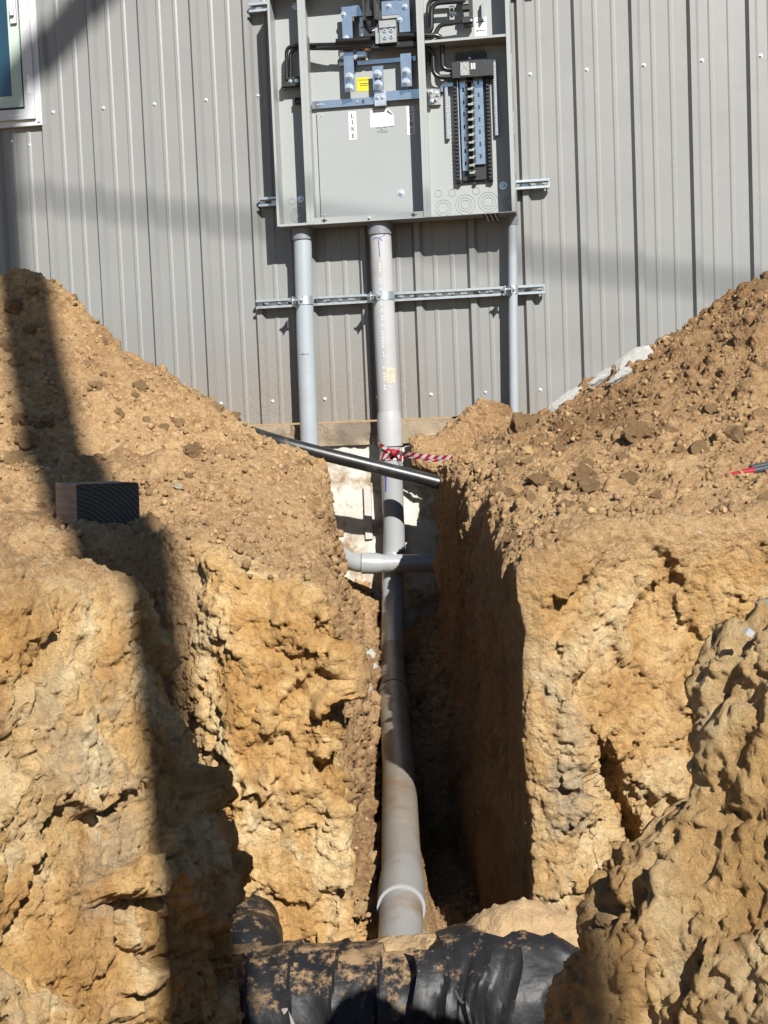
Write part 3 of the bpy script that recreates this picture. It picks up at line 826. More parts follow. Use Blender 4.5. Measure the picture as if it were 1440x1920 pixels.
# bus bars, bolts, lugs
def busbar(rects, w, t=.008):
    m = MB()
    for i, (a, b, c, d) in enumerate(rects): m.bar(a, b, c, d, w + i * .003, w + t + i * .003)
    return cab.part('bus_bar', m, BUS)
busbar([(1.743, 1.799, 2.018, 2.196), (1.799, 1.86, 2.140, 2.197)], .150)
busbar([(1.743, 1.798, 1.742, 1.972)], .150); busbar([(1.898, 1.957, 1.742, 1.870)], .140); busbar([(2.055, 2.113, 1.746, 1.922)], .150)
busbar([(2.058, 2.116, 2.033, 2.200), (1.966, 2.058, 2.128, 2.202)], .160)
for u0, u1, v0, v1 in ((1.748, 1.793, 1.86, 1.93), (1.91, 1.945, 1.78, 1.84), (2.062, 2.105, 1.80, 1.88), (1.75, 1.79, 2.06, 2.16), (2.065, 2.11, 2.08, 2.17)):
    m = MB(); m.bar(u0, u1, v0, v1, .0785, .150 if v0 < 2.08 or u0 < 2 else .16); cab.part('insulator', m, BLACK)
for u, v in ((1.771, 1.822), (1.769, 1.764), (1.926, 1.828), (1.928, 1.773), (2.084, 1.826), (2.082, 1.768)):
    m = MB(); w = .158 if u < 1.8 or u > 2 else .148
    m.wtube([(u, w, v), (u, w + .003, v)], .023, 18); m.wtube([(u, w + .003, v), (u, w + .018, v)], .017, 6); m.wtube([(u, w + .018, v), (u, w + .034, v)], .0095, 10)
    cab.part('bolt', m, ZINC, True)
for u, v, w in ((1.752, 2.155, .158), (1.762, 2.03, .158), (2.005, 2.175, .171), (2.092, 2.165, .171), (2.06, 2.10, .168)):
    bolt(cab, u, v, w, .015, .012, 'bolt', ZINC)
m = MB(); m.bar(1.545, 1.905, 1.678, 1.718, .098, .102); gb = cab.part('ground_bar', m, BUS)
m = MB(); m.bar(1.960, 2.176, 1.686, 1.736, .122, .127); cab.part('ground_bar', m, BUS)
m = MB(); m.bar(1.900, 1.964, 1.662, 1.740, .102, .130); lg = cab.part('ground_lug', m, ZINC)
for u in (1.916, 1.945): bolt(cab, u, 1.706, .130, .012, .008, 'bolt', ZINC)
for u in (1.578, 1.592, 1.604, 1.80): bolt(cab, u, 1.698, .102, .006, .004, 'bolt', ZINC)
m = MB(); m.bar(1.828, 1.838, 1.690, 1.706, .102, .108); cab.part('bolt_stud', m, BLACK)
m = MB(); m.bar(1.956, 2.046, 1.972, 2.086, .14, .215); m.bar(1.956, 2.046, 2.050, 2.086, .215, .226); m.bar(1.93, 1.956, 1.975, 2.06, .16, .20)
lb = cab.part('lug_block', m, ALU)
for u, v in ((1.985, 2.035), (2.02, 2.035), (1.985, 2.000), (2.02, 2.000), (2.005, 2.066)):
    m = MB(); m.wtube([(u, .2155, v), (u, .222, v)], .010, 10); m.wtube([(u, .222, v), (u, .2225, v)], .005, 8, mi=1); cab.part('lug_screw', m, [ZINC, BLACK], sub=lb)
m = MB(); m.bar(1.866, 1.956, 2.02, 2.28, .10, .19); m.bar(1.872, 1.886, 2.09, 2.25, .19, .25); m.bar(1.935, 1.950, 2.09, 2.26, .19, .25); m.bar(1.886, 1.935, 2.12, 2.15, .19, .215)
m.add([(1.852, -.25, 2.18), (1.866, -.25, 2.18), (1.915, -.20, 2.04), (1.900, -.20, 2.04), (1.852, -.19, 2.18), (1.866, -.19, 2.18), (1.915, -.19, 2.04), (1.900, -.19, 2.04)], [(0, 1, 2, 3), (0, 3, 7, 4), (1, 5, 6, 2)])
mb_ = cab.part('switch_block', m, BLACK)
m = MB(); m.bar(1.880, 1.896, 2.20, 2.29, .215, .24); m.bar(1.936, 1.950, 2.215, 2.29, .215, .24); cab.part('switch_blade', m, ALU, sub=mb_)
m = MB(); m.bar(1.902, 1.926, 2.045, 2.062, .1905, .196); m.bar(1.911, 1.917, 2.051, 2.056, .196, .1965, 1); cab.part('tag', m, [PAPER, INK], sub=mb_)
m = MB(); m.bar(1.838, 1.866, 2.03, 2.10, .12, .17); m.bar(1.845, 1.862, 2.075, 2.125, .12, .185); cab.part('lug_block', m, ALU)
m = MB(); m.bar(1.818, 1.870, 1.925, 1.965, .11, .16); cab.part('lug_block', m, BUS)
m = MB(); m.wtube([(1.855, .165, 1.97), (1.875, .18, 1.955), (1.90, .18, 1.962)], [.010, .014, .012], 8); cab.part('bare_wire', m, COPPER, True)
m = MB(); m.bar(1.808, 2.13, 1.895, 1.918, .085, .10); cab.part('bus_support', m, BUS)
m = MB(); m.bar(1.716, 1.738, 1.93, 1.965, .09, .12); m.bar(1.708, 1.738, 1.898, 1.915, .09, .11); cab.part('small_lug', m, ALU)
# cables
def cable(pts, r, n=10, name='cable'):
    pts = [Vector(p) for p in pts]; out = [pts[0]]
    for i in range(1, len(pts) - 1):           # rounded corners
        a, b, c = pts[i - 1], pts[i], pts[i + 1]
        q = min((a - b).length, (c - b).length) * .45; q = min(q, .05)
        p0 = b + (a - b).normalized() * q; p1 = b + (c - b).normalized() * q
        for t in (0, .25, .5, .75, 1): out.append(p0 * (1 - t) ** 2 + b * 2 * t * (1 - t) + p1 * t * t)
    out.append(pts[-1])
    m = MB(); m.wtube([tuple(p) for p in out], r, n); return cab.part(name, m, CABLE, True)
cable([(1.905, .20, 1.987), (1.70, .20, 1.990), (1.50, .16, 2.012), (1.426, .15, 2.010), (1.420, .15, 1.835)], .0105)
cable([(1.905, .19, 1.966), (1.70, .185, 1.972), (1.505, .15, 1.998), (1.444, .135, 1.994), (1.438, .135, 1.835)], .0105)
cable([(1.905, .215, 1.998), (1.80, .215, 1.999), (1.715, .21, 2.004)], .0125)
cable([(1.60, .19, 1.981), (1.90, .195, 1.978)], .012)
cable([(1.905, .18, 1.958), (2.16, .17, 1.955), (2.20, .165, 1.94), (2.232, .15, 1.915), (2.232, .15, 1.785), (2.34, .14, 1.781)], .0135)
cable([(2.05, .18, 2.012), (2.165, .18, 2.006), (2.26, .17, 2.0), (2.284, .16, 1.985), (2.284, .155, 1.822), (2.34, .15, 1.816)], .0135)
cable([(1.91, .165, 1.968), (2.176, .16, 1.966)], .021, 12); cable([(2.045, .165, 2.008), (2.176, .16, 2.004)], .022, 12)
cable([(2.41, .155, 2.064), (2.272, .155, 2.056), (2.246, .16, 2.0), (2.19, .165, 1.975)], .012)
cable([(2.42, .165, 2.168), (2.236, .165, 2.172), (2.232, .17, 2.03), (2.19, .17, 2.010)], .013)
cable([(2.43, .145, 2.20), (2.215, .14, 2.20), (2.212, .15, 2.03), (2.19, .15, 2.0)], .012)
cable([(2.19, .14, 1.91), (2.215, .13, 1.895), (2.20, .12, 1.86)], .011)
m = MB(); m.bar(1.394, 1.500, 1.800, 1.850, .11, .150); m.bar(1.402, 1.428, 1.85, 1.864, .12, .14); a_ = cab.part('terminal_lug', m, BLACK)
for u in (1.44, 1.475): bolt(cab, u, 1.826, .150, .010, .006, 'lug_screw', ZINC)
m = MB(); m.bar(1.388, 1.41, 1.785, 1.80, .115, .14); cab.part('lug_foot', m, BLACK, sub=a_)
m = MB(); m.bar(1.45, 1.50, 1.735, 1.742, .09, .13); m.bar(1.45, 1.455, 1.71, 1.742, .09, .13); m.bar(1.45, 1.50, 1.71, 1.714, .09, .13); cab.part('bracket', m, BLACK)
m = MB(); m.bar(1.558, 1.562, 1.86, 2.04, WF - .06, WF - .012); cab.part('cable_grommet', m, mat('grommet_grey', (.10, .10, .10), .6))
# right box: upper lugs
m = MB(); m.bar(2.405, 2.452, 2.045, 2.24, .10, .165); m.bar(2.400, 2.457, 2.052, 2.078, .165, .180); m.bar(2.402, 2.440, 2.120, 2.140, .165, .178); m.bar(2.402, 2.44, 2.175, 2.20, .165, .175); ul = cab.part('breaker_lug', m, BLACK)
DULL = mat('dull_lug', (.16, .16, .16), .5)
for v0, v1 in ((2.084, 2.106), (2.150, 2.168)):
    m = MB(); m.bar(2.408, 2.436, v0, v1, .165, .172); cab.part('lug_face', m, DULL, sub=ul)
for v in (2.06, 2.20): bolt(cab, 2.448, v, .180, .007, .004, 'lug_screw', ZINC)
m = MB(); m.bar(2.326, 2.352, 2.092, 2.165, .079, .11); sl_ = cab.part('ground_lug', m, ALU)
for v in (2.112, 2.145): bolt(cab, 2.339, v, .110, .009, .004, 'lug_screw', BLACK)
m = MB(); m.bar(2.500, 2.507, 2.08, 2.17, .079, .125); m.bar(2.490, 2.500, 2.15, 2.165, .079, .09); cab.part('bracket', m, ENAM)
m = MB(); m.bar(2.192, 2.258, 1.650, 1.738, .079, .10); m.bar(2.205, 2.235, 1.672, 1.730, .10, .125); gl = cab.part('ground_lug', m, ALU)
for u, v in ((2.213, 1.715), (2.240, 1.712), (2.215, 1.665)): bolt(cab, u, v, .101 if u > 2.235 else .126, .011, .005, 'lug_screw', ZINC)
for u in (2.186, 2.232):
    m = MB(); m.bar(u, u + .022, 1.684, 1.690, .127, .129); cab.part('lug_slot', m, BLACK, sub=gl)
m = MB(); m.bar(2.27, 2.335, 1.742, 1.768, .085, .10); m.bar(2.262, 2.275, 1.715, 1.75, .085, .11); cab.part('neutral_link', m, BUS)
# breaker interior
m = MB(); m.bar(2.335, 2.553, 1.768, 1.850, .10, .172); mbk = cab.part('main_block', m, BLACK)
m = MB(); m.bar(2.380, 2.428, 1.776, 1.846, .172, .178); cab.part('rating_plate', m, mat('grey_print_plate', (.22, .23, .22), .5, 0, .5, 90), sub=mbk)
for u in (2.437, 2.451):
    m = MB(); m.bar(u, u + .009, 1.806, 1.838, .172, .175); cab.part('white_tab', m, PAPER, sub=mbk)
m = MB(); m.bar(2.349, 2.516, 1.856, 1.900, .085, .125)
for k in range(9): m.bar(2.352 + k * .0185, 2.362 + k * .0185, 1.88, 1.915, .10, .13)
cab.part('terminal_bar', m, BLACK); bolt(cab, 2.428, 1.878, .125, .006, .004, 'lug_screw', ZINC)
m = MB(); m.bar(2.331, 2.529, 1.220, 1.768, .080, .092); inter = cab.part('interior_base', m, BLACK)
m = MB(); m.bar(2.367, 2.403, 1.284, 1.768, .094, .110); m.bar(2.440, 2.492, 1.314, 1.768, .094, .110); bp = cab.part('bus_plate', m, BUS)
sm = MB(); sm.bar(2.380, 2.389, 1.705, 1.727, .110, .1115); s0 = cab.part('slot', sm, BLACK, sub=bp)
for k in range(1, 7): cab.copy(s0, (0, 0, -.0655 * k), bp)
for k in range(7): cab.copy(s0, (.083, 0, .033 - .0655 * k), bp)
# alternate bus stabs, a chain of curled fingers down the middle
stab = MB()
for i in range(9):
    a = math.pi * i / 8
    stab.bar(2.421 + .018 * math.cos(a) - .0055, 2.421 + .018 * math.cos(a) + .0055, 1.742 + .014 * math.sin(a) - .007, 1.742 + .014 * math.sin(a) + .004, .112, .138)
stab.bar(2.3975, 2.4085, 1.722, 1.742, .112, .138); stab.bar(2.4335, 2.4445, 1.722, 1.742, .112, .138)
st0 = cab.part('bus_stab', stab, BLACK)
tip = MB(); tip.bar(2.412, 2.440, 1.706, 1.716, .125, .1405); tip.bar(2.430, 2.447, 1.716, 1.721, .125, .1405); tp0 = cab.part('stab_contact', tip, ALU)
for k in range(1, 12): cab.copy(st0, (-.0005 * k, 0, -.0405 * k)); cab.copy(tp0, (-.0005 * k, 0, -.0405 * k))
m = MB(); m.bar(2.367, 2.494, 1.232, 1.282, .094, .106); m.bar(2.402, 2.44, 1.25, 1.284, .106, .13); cab.part('end_block', m, BLACK)
for u in (2.331, 2.508):
    m = MB(); m.bar(u, u + .021, 1.225, 1.768, .092, .118)
    for k in range(26): m.bar(u + .003, u + .018, 1.235 + k * .0203, 1.246 + k * .0203, .118, .128)
    cab.part('breaker_rail', m, BLACK)
m = MB(); m.bar(2.354, 2.358, 1.235, 1.768, .10, .122); cab.part('rail_edge', m, ZINC)
for u, v0, v1 in ((2.284, 1.462, 1.790), (2.550, 1.462, 1.862)):
    m = MB(); m.bar(u, u + .017, v0, v1, .082, .105); nb = cab.part('neutral_bar', m, ALU)
    m = MB(); n_ = int((v1 - v0) / .0125)
    for k in range(n_):
        v = v0 + .008 + k * .0125; m.wtube([(u - .004, .095, v), (u + .0, .095, v)], .0045, 6); m.wtube([(u + .0085, .105, v), (u + .0085, .109, v)], .0050, 6)
        m.bar(u - .0055, u - .004, v - .002, v + .002, .092, .098, 1)
    o = cab.part('terminal_screws', m, [ZINC, BLACK], sub=nb); o['kind'] = 'stuff'
for u in (2.335, 2.42, 2.51):
    m = MB(); m.bar(u, u + .016, 1.208, 1.221, .079, .10); cab.part('mounting_foot', m, BLACK)
# torn foil flap under the bottom edge
m = MB(); a = Vector((2.472, -.215, 1.030)); e1 = Vector((.085, .0, .0)); e2 = Vector((.032, .06, -.045)); 
m.add([a, a + e1, a + e1 * .62 + e2, a + e2 * .4 + e1 * -.02], [(0, 1, 2, 3)])
fl_ = cab.part('foil_flap', m, mat('dark_foil', (.02, .025, .04), .3, .3))
m = MB()
for q in (.2, .5, .78): 
    b0 = a + e1 * q + Vector((0, -.003, .0)); b1 = a + e1 * (q - .22 + .1) + e2 * .75 + Vector((0, -.003, 0)); d_ = Vector((.004, 0, 0)); m.add([b0, b0 + d_, b1 + d_, b1], [(0, 1, 2, 3)])
cab.part('foil_stripe', m, ZINC, sub=fl_)
# ================================================================ conduits
PVC = mat('grey_pvc', (.255, .265, .27), .30, 0, .05, 5, .0005, 50, (.20, .175, .145), 5, (.56, .75))
PVC_L = mat('light_grey_pvc', (.265, .29, .31), .36, 0, .05, 7, 0, 60, (.215, .215, .21), 9, (.55, .8))
PVC_W = mat('pale_pvc', (.32, .318, .32), .33, 0, .05, 5, .0005, 40, (.24, .22, .19), 8, (.55, .78))
PVC_D = mat('dusty_pvc', (.215, .195, .17), .45, 0, .08, 6, .0006, 70, (.15, .10, .060), 4, (.45, .65))
PVC_N = mat('dusty_near_pvc', (.235, .228, .215), .4, 0, .08, 6, .0008, 60, (.17, .125, .085), 7, (.5, .68))
COLLAR = mat('collar_pvc', (.16, .17, .19), .4)
BLUEPEN = mat('blue_marker', (.06, .05, .32), .6)
def arc_strip(th, cu, cw, v0, v1, r, a0, a1, mt, name, sub=None, n=8):
    m = MB(); vs = []
    for i in range(n + 1):
        a = a0 + (a1 - a0) * i / n
        for v in (v0, v1): vs.append((cu + r * math.sin(a), -(cw + r * math.cos(a)), v))
    m.add(vs, [(2 * i, 2 * i + 1, 2 * i + 3, 2 * i + 2) for i in range(n)]); return th.part(name, m, mt, True, sub=sub)
# -- left
cl_ = Thing('grey_conduit', 'thick grey conduit at the left, dropping from the cabinet to the soil', 'conduit', (1.458, .130, -.3), 'wall')
m = MB(); m.wtube([(1.450, .130, -.30), (1.455, .130, .4), (1.464, .130, .985)], .050, 28); pl_ = cl_.part('pipe', m, PVC_L, True)
m = MB(); m.wtube([(1.464, .130, .965), (1.464, .130, 1.030)], .058, 28); cl_.part('collar', m, COLLAR, True)
m = MB(); m.wtube([(1.435, .178, .333), (1.449, .1815, .331), (1.470, .1795, .334), (1.482, .174, .332)], .0020, 5); m.wtube([(1.445, .181, .331), (1.452, .181, .341)], .002, 5); cl_.part('scratch', m, COLLAR, sub=pl_)
# -- centre
R = .0605
cc = Thing('main_conduit', 'large pale grey conduit in the middle, from cabinet down along the trench floor', 'conduit', (1.905, .140, -1.2), 'wall')
def wl(p):      # world point -> wall frame tuple
    c, s = math.cos(YAW), math.sin(YAW); q = Vector(p); dx, dy = c * q.x + s * q.y, -s * q.x + c * q.y
    return (dx + CU, CW - dy, q.z)
def flat_tube(th, pts, r, n=28, cap=True):
    m = MB(); m.wtube(pts, r, n, cap); return m
up_ = cc.part('riser', flat_tube(cc, [(1.912, .140, -.06), (1.908, .140, .4), (1.902, .140, .985)], R), PVC_W, True)
cc.part('collar', flat_tube(cc, [(1.902, .14, .965), (1.902, .14, 1.030)], .068), COLLAR, True)
cc.part('bell', flat_tube(cc, [(1.911, .14, -.02), (1.911, .14, -.005), (1.912, .14, -.06), (1.912, .14, -.195), (1.912, .14, -.20)], [R + .001, R + .002, .0695, .0695, .062]), PVC_W, True)
A = [Vector((p[0], p[1], p[2])) for p in ((1.912, .14, -.15), (1.912, .14, -.70), wl((.040, 7.58, -.84)), wl((.032, 7.46, -.97)), wl((.024, 7.22, -1.10)), wl((.016, 6.85, -1.185)), wl((.011, 6.4, -1.225)), wl((.009, 5.95, -1.252)))]
def catmull(pts, k=5):
    out = []
    for i in range(len(pts) - 1):
        p0, p1, p2, p3 = pts[max(i - 1, 0)], pts[i], pts[i + 1], pts[min(i + 2, len(pts) - 1)]
        for j in range(k):
            t = j / k; out.append(.5 * ((2 * p1) + (p2 - p0) * t + (2 * p0 - 5 * p1 + 4 * p2 - p3) * t * t + (3 * p1 - p0 - 3 * p2 + p3) * t ** 3))
    return out + [pts[-1]]
low = catmull(A)
i_split = next(i for i, p in enumerate(low) if p.z < -1.19)
cc.part('elbow', flat_tube(cc, low[:i_split + 1], R), PVC, True)
cc.part('sweep', flat_tube(cc, low[i_split:], R), PVC_D, True)
B0, B1, B2, B3 = wl((.009, 5.98, -1.250)), wl((.016, 4.9, -1.312)), wl((.008, 3.92, -1.378)), wl((-.008, 3.36, -1.425))
mixp = lambda a, b, t: tuple(a[i] * (1 - t) + b[i] * t for i in range(3))
cc.part('coupling', flat_tube(cc, [mixp(B0, B1, -.0), mixp(B0, B1, .004), mixp(B0, B1, .24), mixp(B0, B1, .30)], [.060, .0685, .0685, .0615]), PVC_D, True)
cc.part('seal_ring', flat_tube(cc, [mixp(B0, B1, .0), mixp(B0, B1, .012)], [.0700, .0700]), mat('dark_seal', (.05, .045, .04), .6), True)
run = [mixp(B0, B1, .1), mixp(B0, B1, .5), B1, mixp(B1, B2, .5), B2]
cc.part('trench_run', flat_tube(cc, [Vector(p) for p in run], R), PVC_D, True)
cc.part('coupling', flat_tube(cc, [mixp(B1, B2, .93), mixp(B2, B3, .06), mixp(B2, B3, .30)], [.0615, .0675, .0675]), PVC_N, True)
cc.part('trench_run', flat_tube(cc, [B2, mixp(B2, B3, .4), B3], R), PVC_N, True)
cc.part('glue_ring', flat_tube(cc, [mixp(B2, B3, .295), mixp(B2, B3, .309)], [.0690, .0685]), mat('white_cement', (.27, .275, .275), .5), True)
# marker scribbles, tape patch and print line on the riser
def pen(pts, sub, r=.0019):
    m = MB(); q = []
    for a, v in pts:
        q.append((1.903 + (R + .001) * math.sin(a), .140 + (R + .001) * math.cos(a), v))
    m.wtube(q, r, 5); cc.part('marker_line', m, BLUEPEN, sub=sub)
pen([(-.55, .935), (-.25, .945), (.0, .94), (.5, .955), (.8, .975)], up_); pen([(-.05, .94), (.0, .90), (.02, .84)], up_); pen([(-.3, .99), (-.1, .965), (.1, .985)], up_); pen([(.1, .942), (.3, .925)], up_)
arc_strip(cc, 1.909, .140, .150, .235, R + .0014, .05, .95, mat('brown_tape', (.40, .36, .27), .35, 0, .25, 30), 'tape_patch', up_)
m = MB(); rp = random.Random(8)
for k in range(44):
    v = .10 + k * .0165
    if rp.random() < .3: continue
    a = -.15 + .05 * rp.random(); q = R + .0006
    m.add([(1.907 + q * math.sin(a), -(.14 + q * math.cos(a)), v), (1.907 + q * math.sin(a + .14), -(.14 + q * math.cos(a + .14)), v), (1.907 + q * math.sin(a + .14), -(.14 + q * math.cos(a + .14)), v + .009), (1.907 + q * math.sin(a), -(.14 + q * math.cos(a)), v + .009)], [(0, 1, 2, 3)])
cc.part('print_line', m, mat('pale_print', (.50, .50, .51), .5), sub=up_)
m = MB()
for pts in ([(-.55, -.315), (-.40, -.37), (-.42, -.42)], [(-.30, -.31), (-.36, -.36), (-.45, -.44)]):
    q = [(1.912 + (R + .001) * math.sin(a), .14 + (R + .001) * math.cos(a), v) for a, v in pts]; m.wtube(q, .003, 5)
cc.part('marker_line', m, BLUEPEN)
# -- right
cr_ = Thing('slim_conduit', 'slim light grey conduit at the right end of the cabinet', 'conduit', (2.60, .105, -.2), 'wall')
m = MB(); m.wtube([(2.598, .105, -.20), (2.612, .105, .45), (2.627, .105, .99)], .0255, 22); cr_.part('pipe', m, PVC_L, True)
m = MB(); m.wtube([(2.628, .105, .975), (2.628, .105, 1.0), (2.628, .105, 1.03)], [.0265, .031, .033], 22); cr_.part('collar', m, COLLAR, True)
# -- straps
def strap(u, wc, r, label):
    th = Thing('pipe_strap', label, 'clamp', (u, .075, .629), 'wall', 'strut clamps holding the conduits')
    arc_strip(th, u, wc, .606, .652, r + .003, -.35, 1.75, GALV, 'band', n=14); arc_strip(th, u, wc, .608, .650, r + .003, -1.75, -.75, GALV, 'band', n=8)
    m = MB(); a = -.55; x, w = u + (r + .002) * math.sin(a), wc + (r + .002) * math.cos(a)
    m.bar(x - .026, x - .022, .607, .651, w - .02, w + .032); m.bar(x + .010, x + .014, .606, .652, w - .008, w + .032); th.part('ear', m, GALV)
    m = MB(); m.wtube([(x - .05, w + .018, .630), (x + .03, w + .018, .630)], .006, 8); m.wtube([(x - .036, w + .018, .630), (x - .026, w + .018, .630)], .013, 6); m.wtube([(x + .014, w + .018, .630), (x + .022, w + .018, .630)], .011, 6); th.part('bolt', m, ZINC, True)
strap(1.459, .130, .0505, 'zinc strap clamping the left conduit to the strut')
strap(1.906, .140, .0610, 'zinc strap clamping the middle conduit to the strut')
strap(2.617, .105, .0260, 'small zinc strap clamping the slim right conduit to the strut')
# -- pipe crossing the trench
XY = 7.42
xp = Thing('cross_pipe', 'grey plastic pipe crossing the trench in front of the main conduit', 'pipe', tuple(at(737, 1055, XY)))
pts = [at(640, 1040, XY + .10), at(655, 1052, XY + .03), at(672, 1056, XY), at(685, 1056, XY)]
m = MB(); m.tube([at(600, 1020, XY + .3)] + pts, .0495, 24); xp.part('elbow', m, PVC, True)
m = MB(); m.tube([at(677, 1056, XY), at(678, 1056, XY), at(706, 1056.5, XY), at(718, 1056.5, XY)], [.053, .0585, .0585, .0500], 24); xp.part('coupling', m, PVC, True)
m = MB(); m.tube([at(700, 1056.5, XY), at(760, 1056, XY), at(900, 1054, XY)], .0490, 24); xp.part('pipe', m, PVC, True)
# -- black hose
hb = mat('black_poly_pipe', (.013, .013, .014), .38, 0, .3, 12, .0006, 40, (.10, .085, .065), 6, (.55, .85))
HY = 7.28
m = MB(); m.tube(catmull([at(470, 812, HY + .10), at(520, 828, HY + .02), at(610, 852, HY), at(715, 878, HY), at(800, 899, HY), at(880, 920, HY)], 4), .037, 20)
ho = build('black_hose', m, hb, None, tuple(at(700, 875, HY)), 'world', True); tag(ho, 'black plastic pipe slanting across the top of the trench', 'pipe')
# -- barrier tape tied round the conduit
RED = mat('tape_red', (.26, .008, .018), .45, 0, .1, 20); WHT = mat('tape_white', (.36, .34, .33), .45, 0, .05, 20)
bt = Thing('barrier_tape', 'red and white barrier tape knotted around the middle conduit', 'tape', (1.912, .14, -.25), 'wall')
def ribbon(path, half, period=.045, name='loop'):
    # path: list of (point (u,w,v), across vector); stripes slant across the strip
    m = MB(); L_ = [0]; P_ = [Vector((p[0][0], -p[0][1], p[0][2])) for p in path]; X_ = [Vector((p[1][0], -p[1][1], p[1][2])).normalized() * half for p in path]
    for i in range(1, len(P_)): L_.append(L_[-1] + (P_[i] - P_[i - 1]).length)
    def ev(s):
        s = min(max(s, 0), L_[-1]); i = 0
        while i < len(L_) - 2 and L_[i + 1] < s: i += 1
        t = (s - L_[i]) / max(L_[i + 1] - L_[i], 1e-6); return P_[i].lerp(P_[i + 1], t), X_[i].lerp(X_[i + 1], t)
    n = int(L_[-1] / (period / 4)) + 4
    for k in range(-3, n):
        s0, s1 = k * period / 4, (k + 1) * period / 4
        q = []
        for s, h in ((s0, -1), (s1, -1), (s1 + period * .5, 1), (s0 + period * .5, 1)):
            c, x = ev(s); q.append(c + x * h)
        if (q[0] - q[1]).length + (q[2] - q[3]).length < 1e-4: continue
        m.add(q, [(0, 1, 2, 3)], 1 if (k // 2) % 2 else 0)
    return bt.part(name, m, [RED, WHT])
rt = .0650
def wrap(v0, v1, a0, a1, half, r=rt, n=14):
    return [((1.912 + r * math.sin(a0 + (a1 - a0) * i / n), .14 + r * math.cos(a0 + (a1 - a0) * i / n), v0 + (v1 - v0) * i / n + .003 * math.sin(i * 2.1)), (.15 * math.sin(i), 0, 1)) for i in range(n + 1)]
ribbon(wrap(-.245, -.252, -1.7, 1.7, .02), .024, .055)
ribbon(wrap(-.150, -.258, -1.45, .9, .014, .073), .013, .05)
ribbon(wrap(-.262, -.215, -.9, 1.3, .012, .070), .012, .05)
ribbon([((1.945, .215, -.222), (0, .1, 1)), ((2.00, .25, -.236), (0, .5, .8)), ((2.07, .28, -.246), (0, .1, 1)), ((2.13, .31, -.254), (0, -.3, .9)), ((2.20, .34, -.262), (0, .2, 1)), ((2.285, .37, -.262), (0, 0, 1))], .012, .05, 'tail')
ribbon([((1.955, .21, -.232), (0, .4, .9)), ((2.04, .27, -.256), (0, .3, .9)), ((2.15, .32, -.275), (0, .2, 1)), ((2.26, .36, -.285), (0, .1, 1))], .008, .06, 'tail')
m = MB(); m.wtube([(1.925, .205, -.235), (1.94, .222, -.228), (1.955, .212, -.224)], [.012, .022, .012], 8); bt.part('knot', m, [RED])
# ================================================================ utility pole behind the camera (its shadow lies on the left heap and bank)
WOODP = mat('weathered_pole', (.16, .12, .085), .9, 0, .25, 3, .004, 20, None, 3, (.5, .65), .3, (6, 6, .4))
pb = Vector((1.40, -2.4, -.4))
pole = Thing('utility_pole', 'tall round wooden utility pole behind the camera', 'pole', tuple(pb))
m = MB(); m.tube([pb + Vector((0, 0, -.4)), pb + Vector((0, 0, 4)), pb + Vector((0, 0, 9.6))], [.150, .142, .130], 20); pole.part('shaft', m, WOODP, True)
def sunward(u, v, t): return W(u, 0, v) + TO_SUN * t
def pxw(px, py):
    d = ray_dir(px, py); c, s = math.cos(YAW), math.sin(YAW); q = wl_dir(d); t = CW / q[1]; return (CU + q[0] * t, q[2] * t)
def wl_dir(d):
    c, s = math.cos(YAW), math.sin(YAW); return (c * d.x + s * d.y, -s * d.x + c * d.y, d.z)
# its arm and the overhead cable
u0, v0 = pxw(30, 165); u1, v1 = pxw(190, -25)
a0, a1 = sunward(u0, v0, 12.6), sunward(u1, v1, 12.6); dv = (a1 - a0).normalized()
start = a0 - dv * ((a0.x - pb.x) / dv.x if abs(dv.x) > .01 else 0)
m = MB(); m.tube([Vector((pb.x, pb.y, start.z)), a0, a1 + dv * 1.2], .115, 12); pole.part('lamp_arm', m, GALV, True)
e = a1 + dv * 1.2
m = MB(); m.box(e.x - .12, e.x + .35, e.y - .12, e.y + .12, e.z - .08, e.z + .06); pole.part('lamp_head', m, GALV)
u0, v0 = pxw(-500, 300); u1, v1 = pxw(2000, 615)
c0, c1 = sunward(u0, v0, 17.5), sunward(u1, v1, 17.5)
m = MB(); m.tube([c0 + (c0 - c1), c0, c0.lerp(c1, .5), c1, c1 + (c1 - c0)], .022, 8)
tag(build('overhead_cable', m, CABLE, None, tuple(c0), 'world', True), 'thick black overhead cable bundle behind the camera', 'cable')

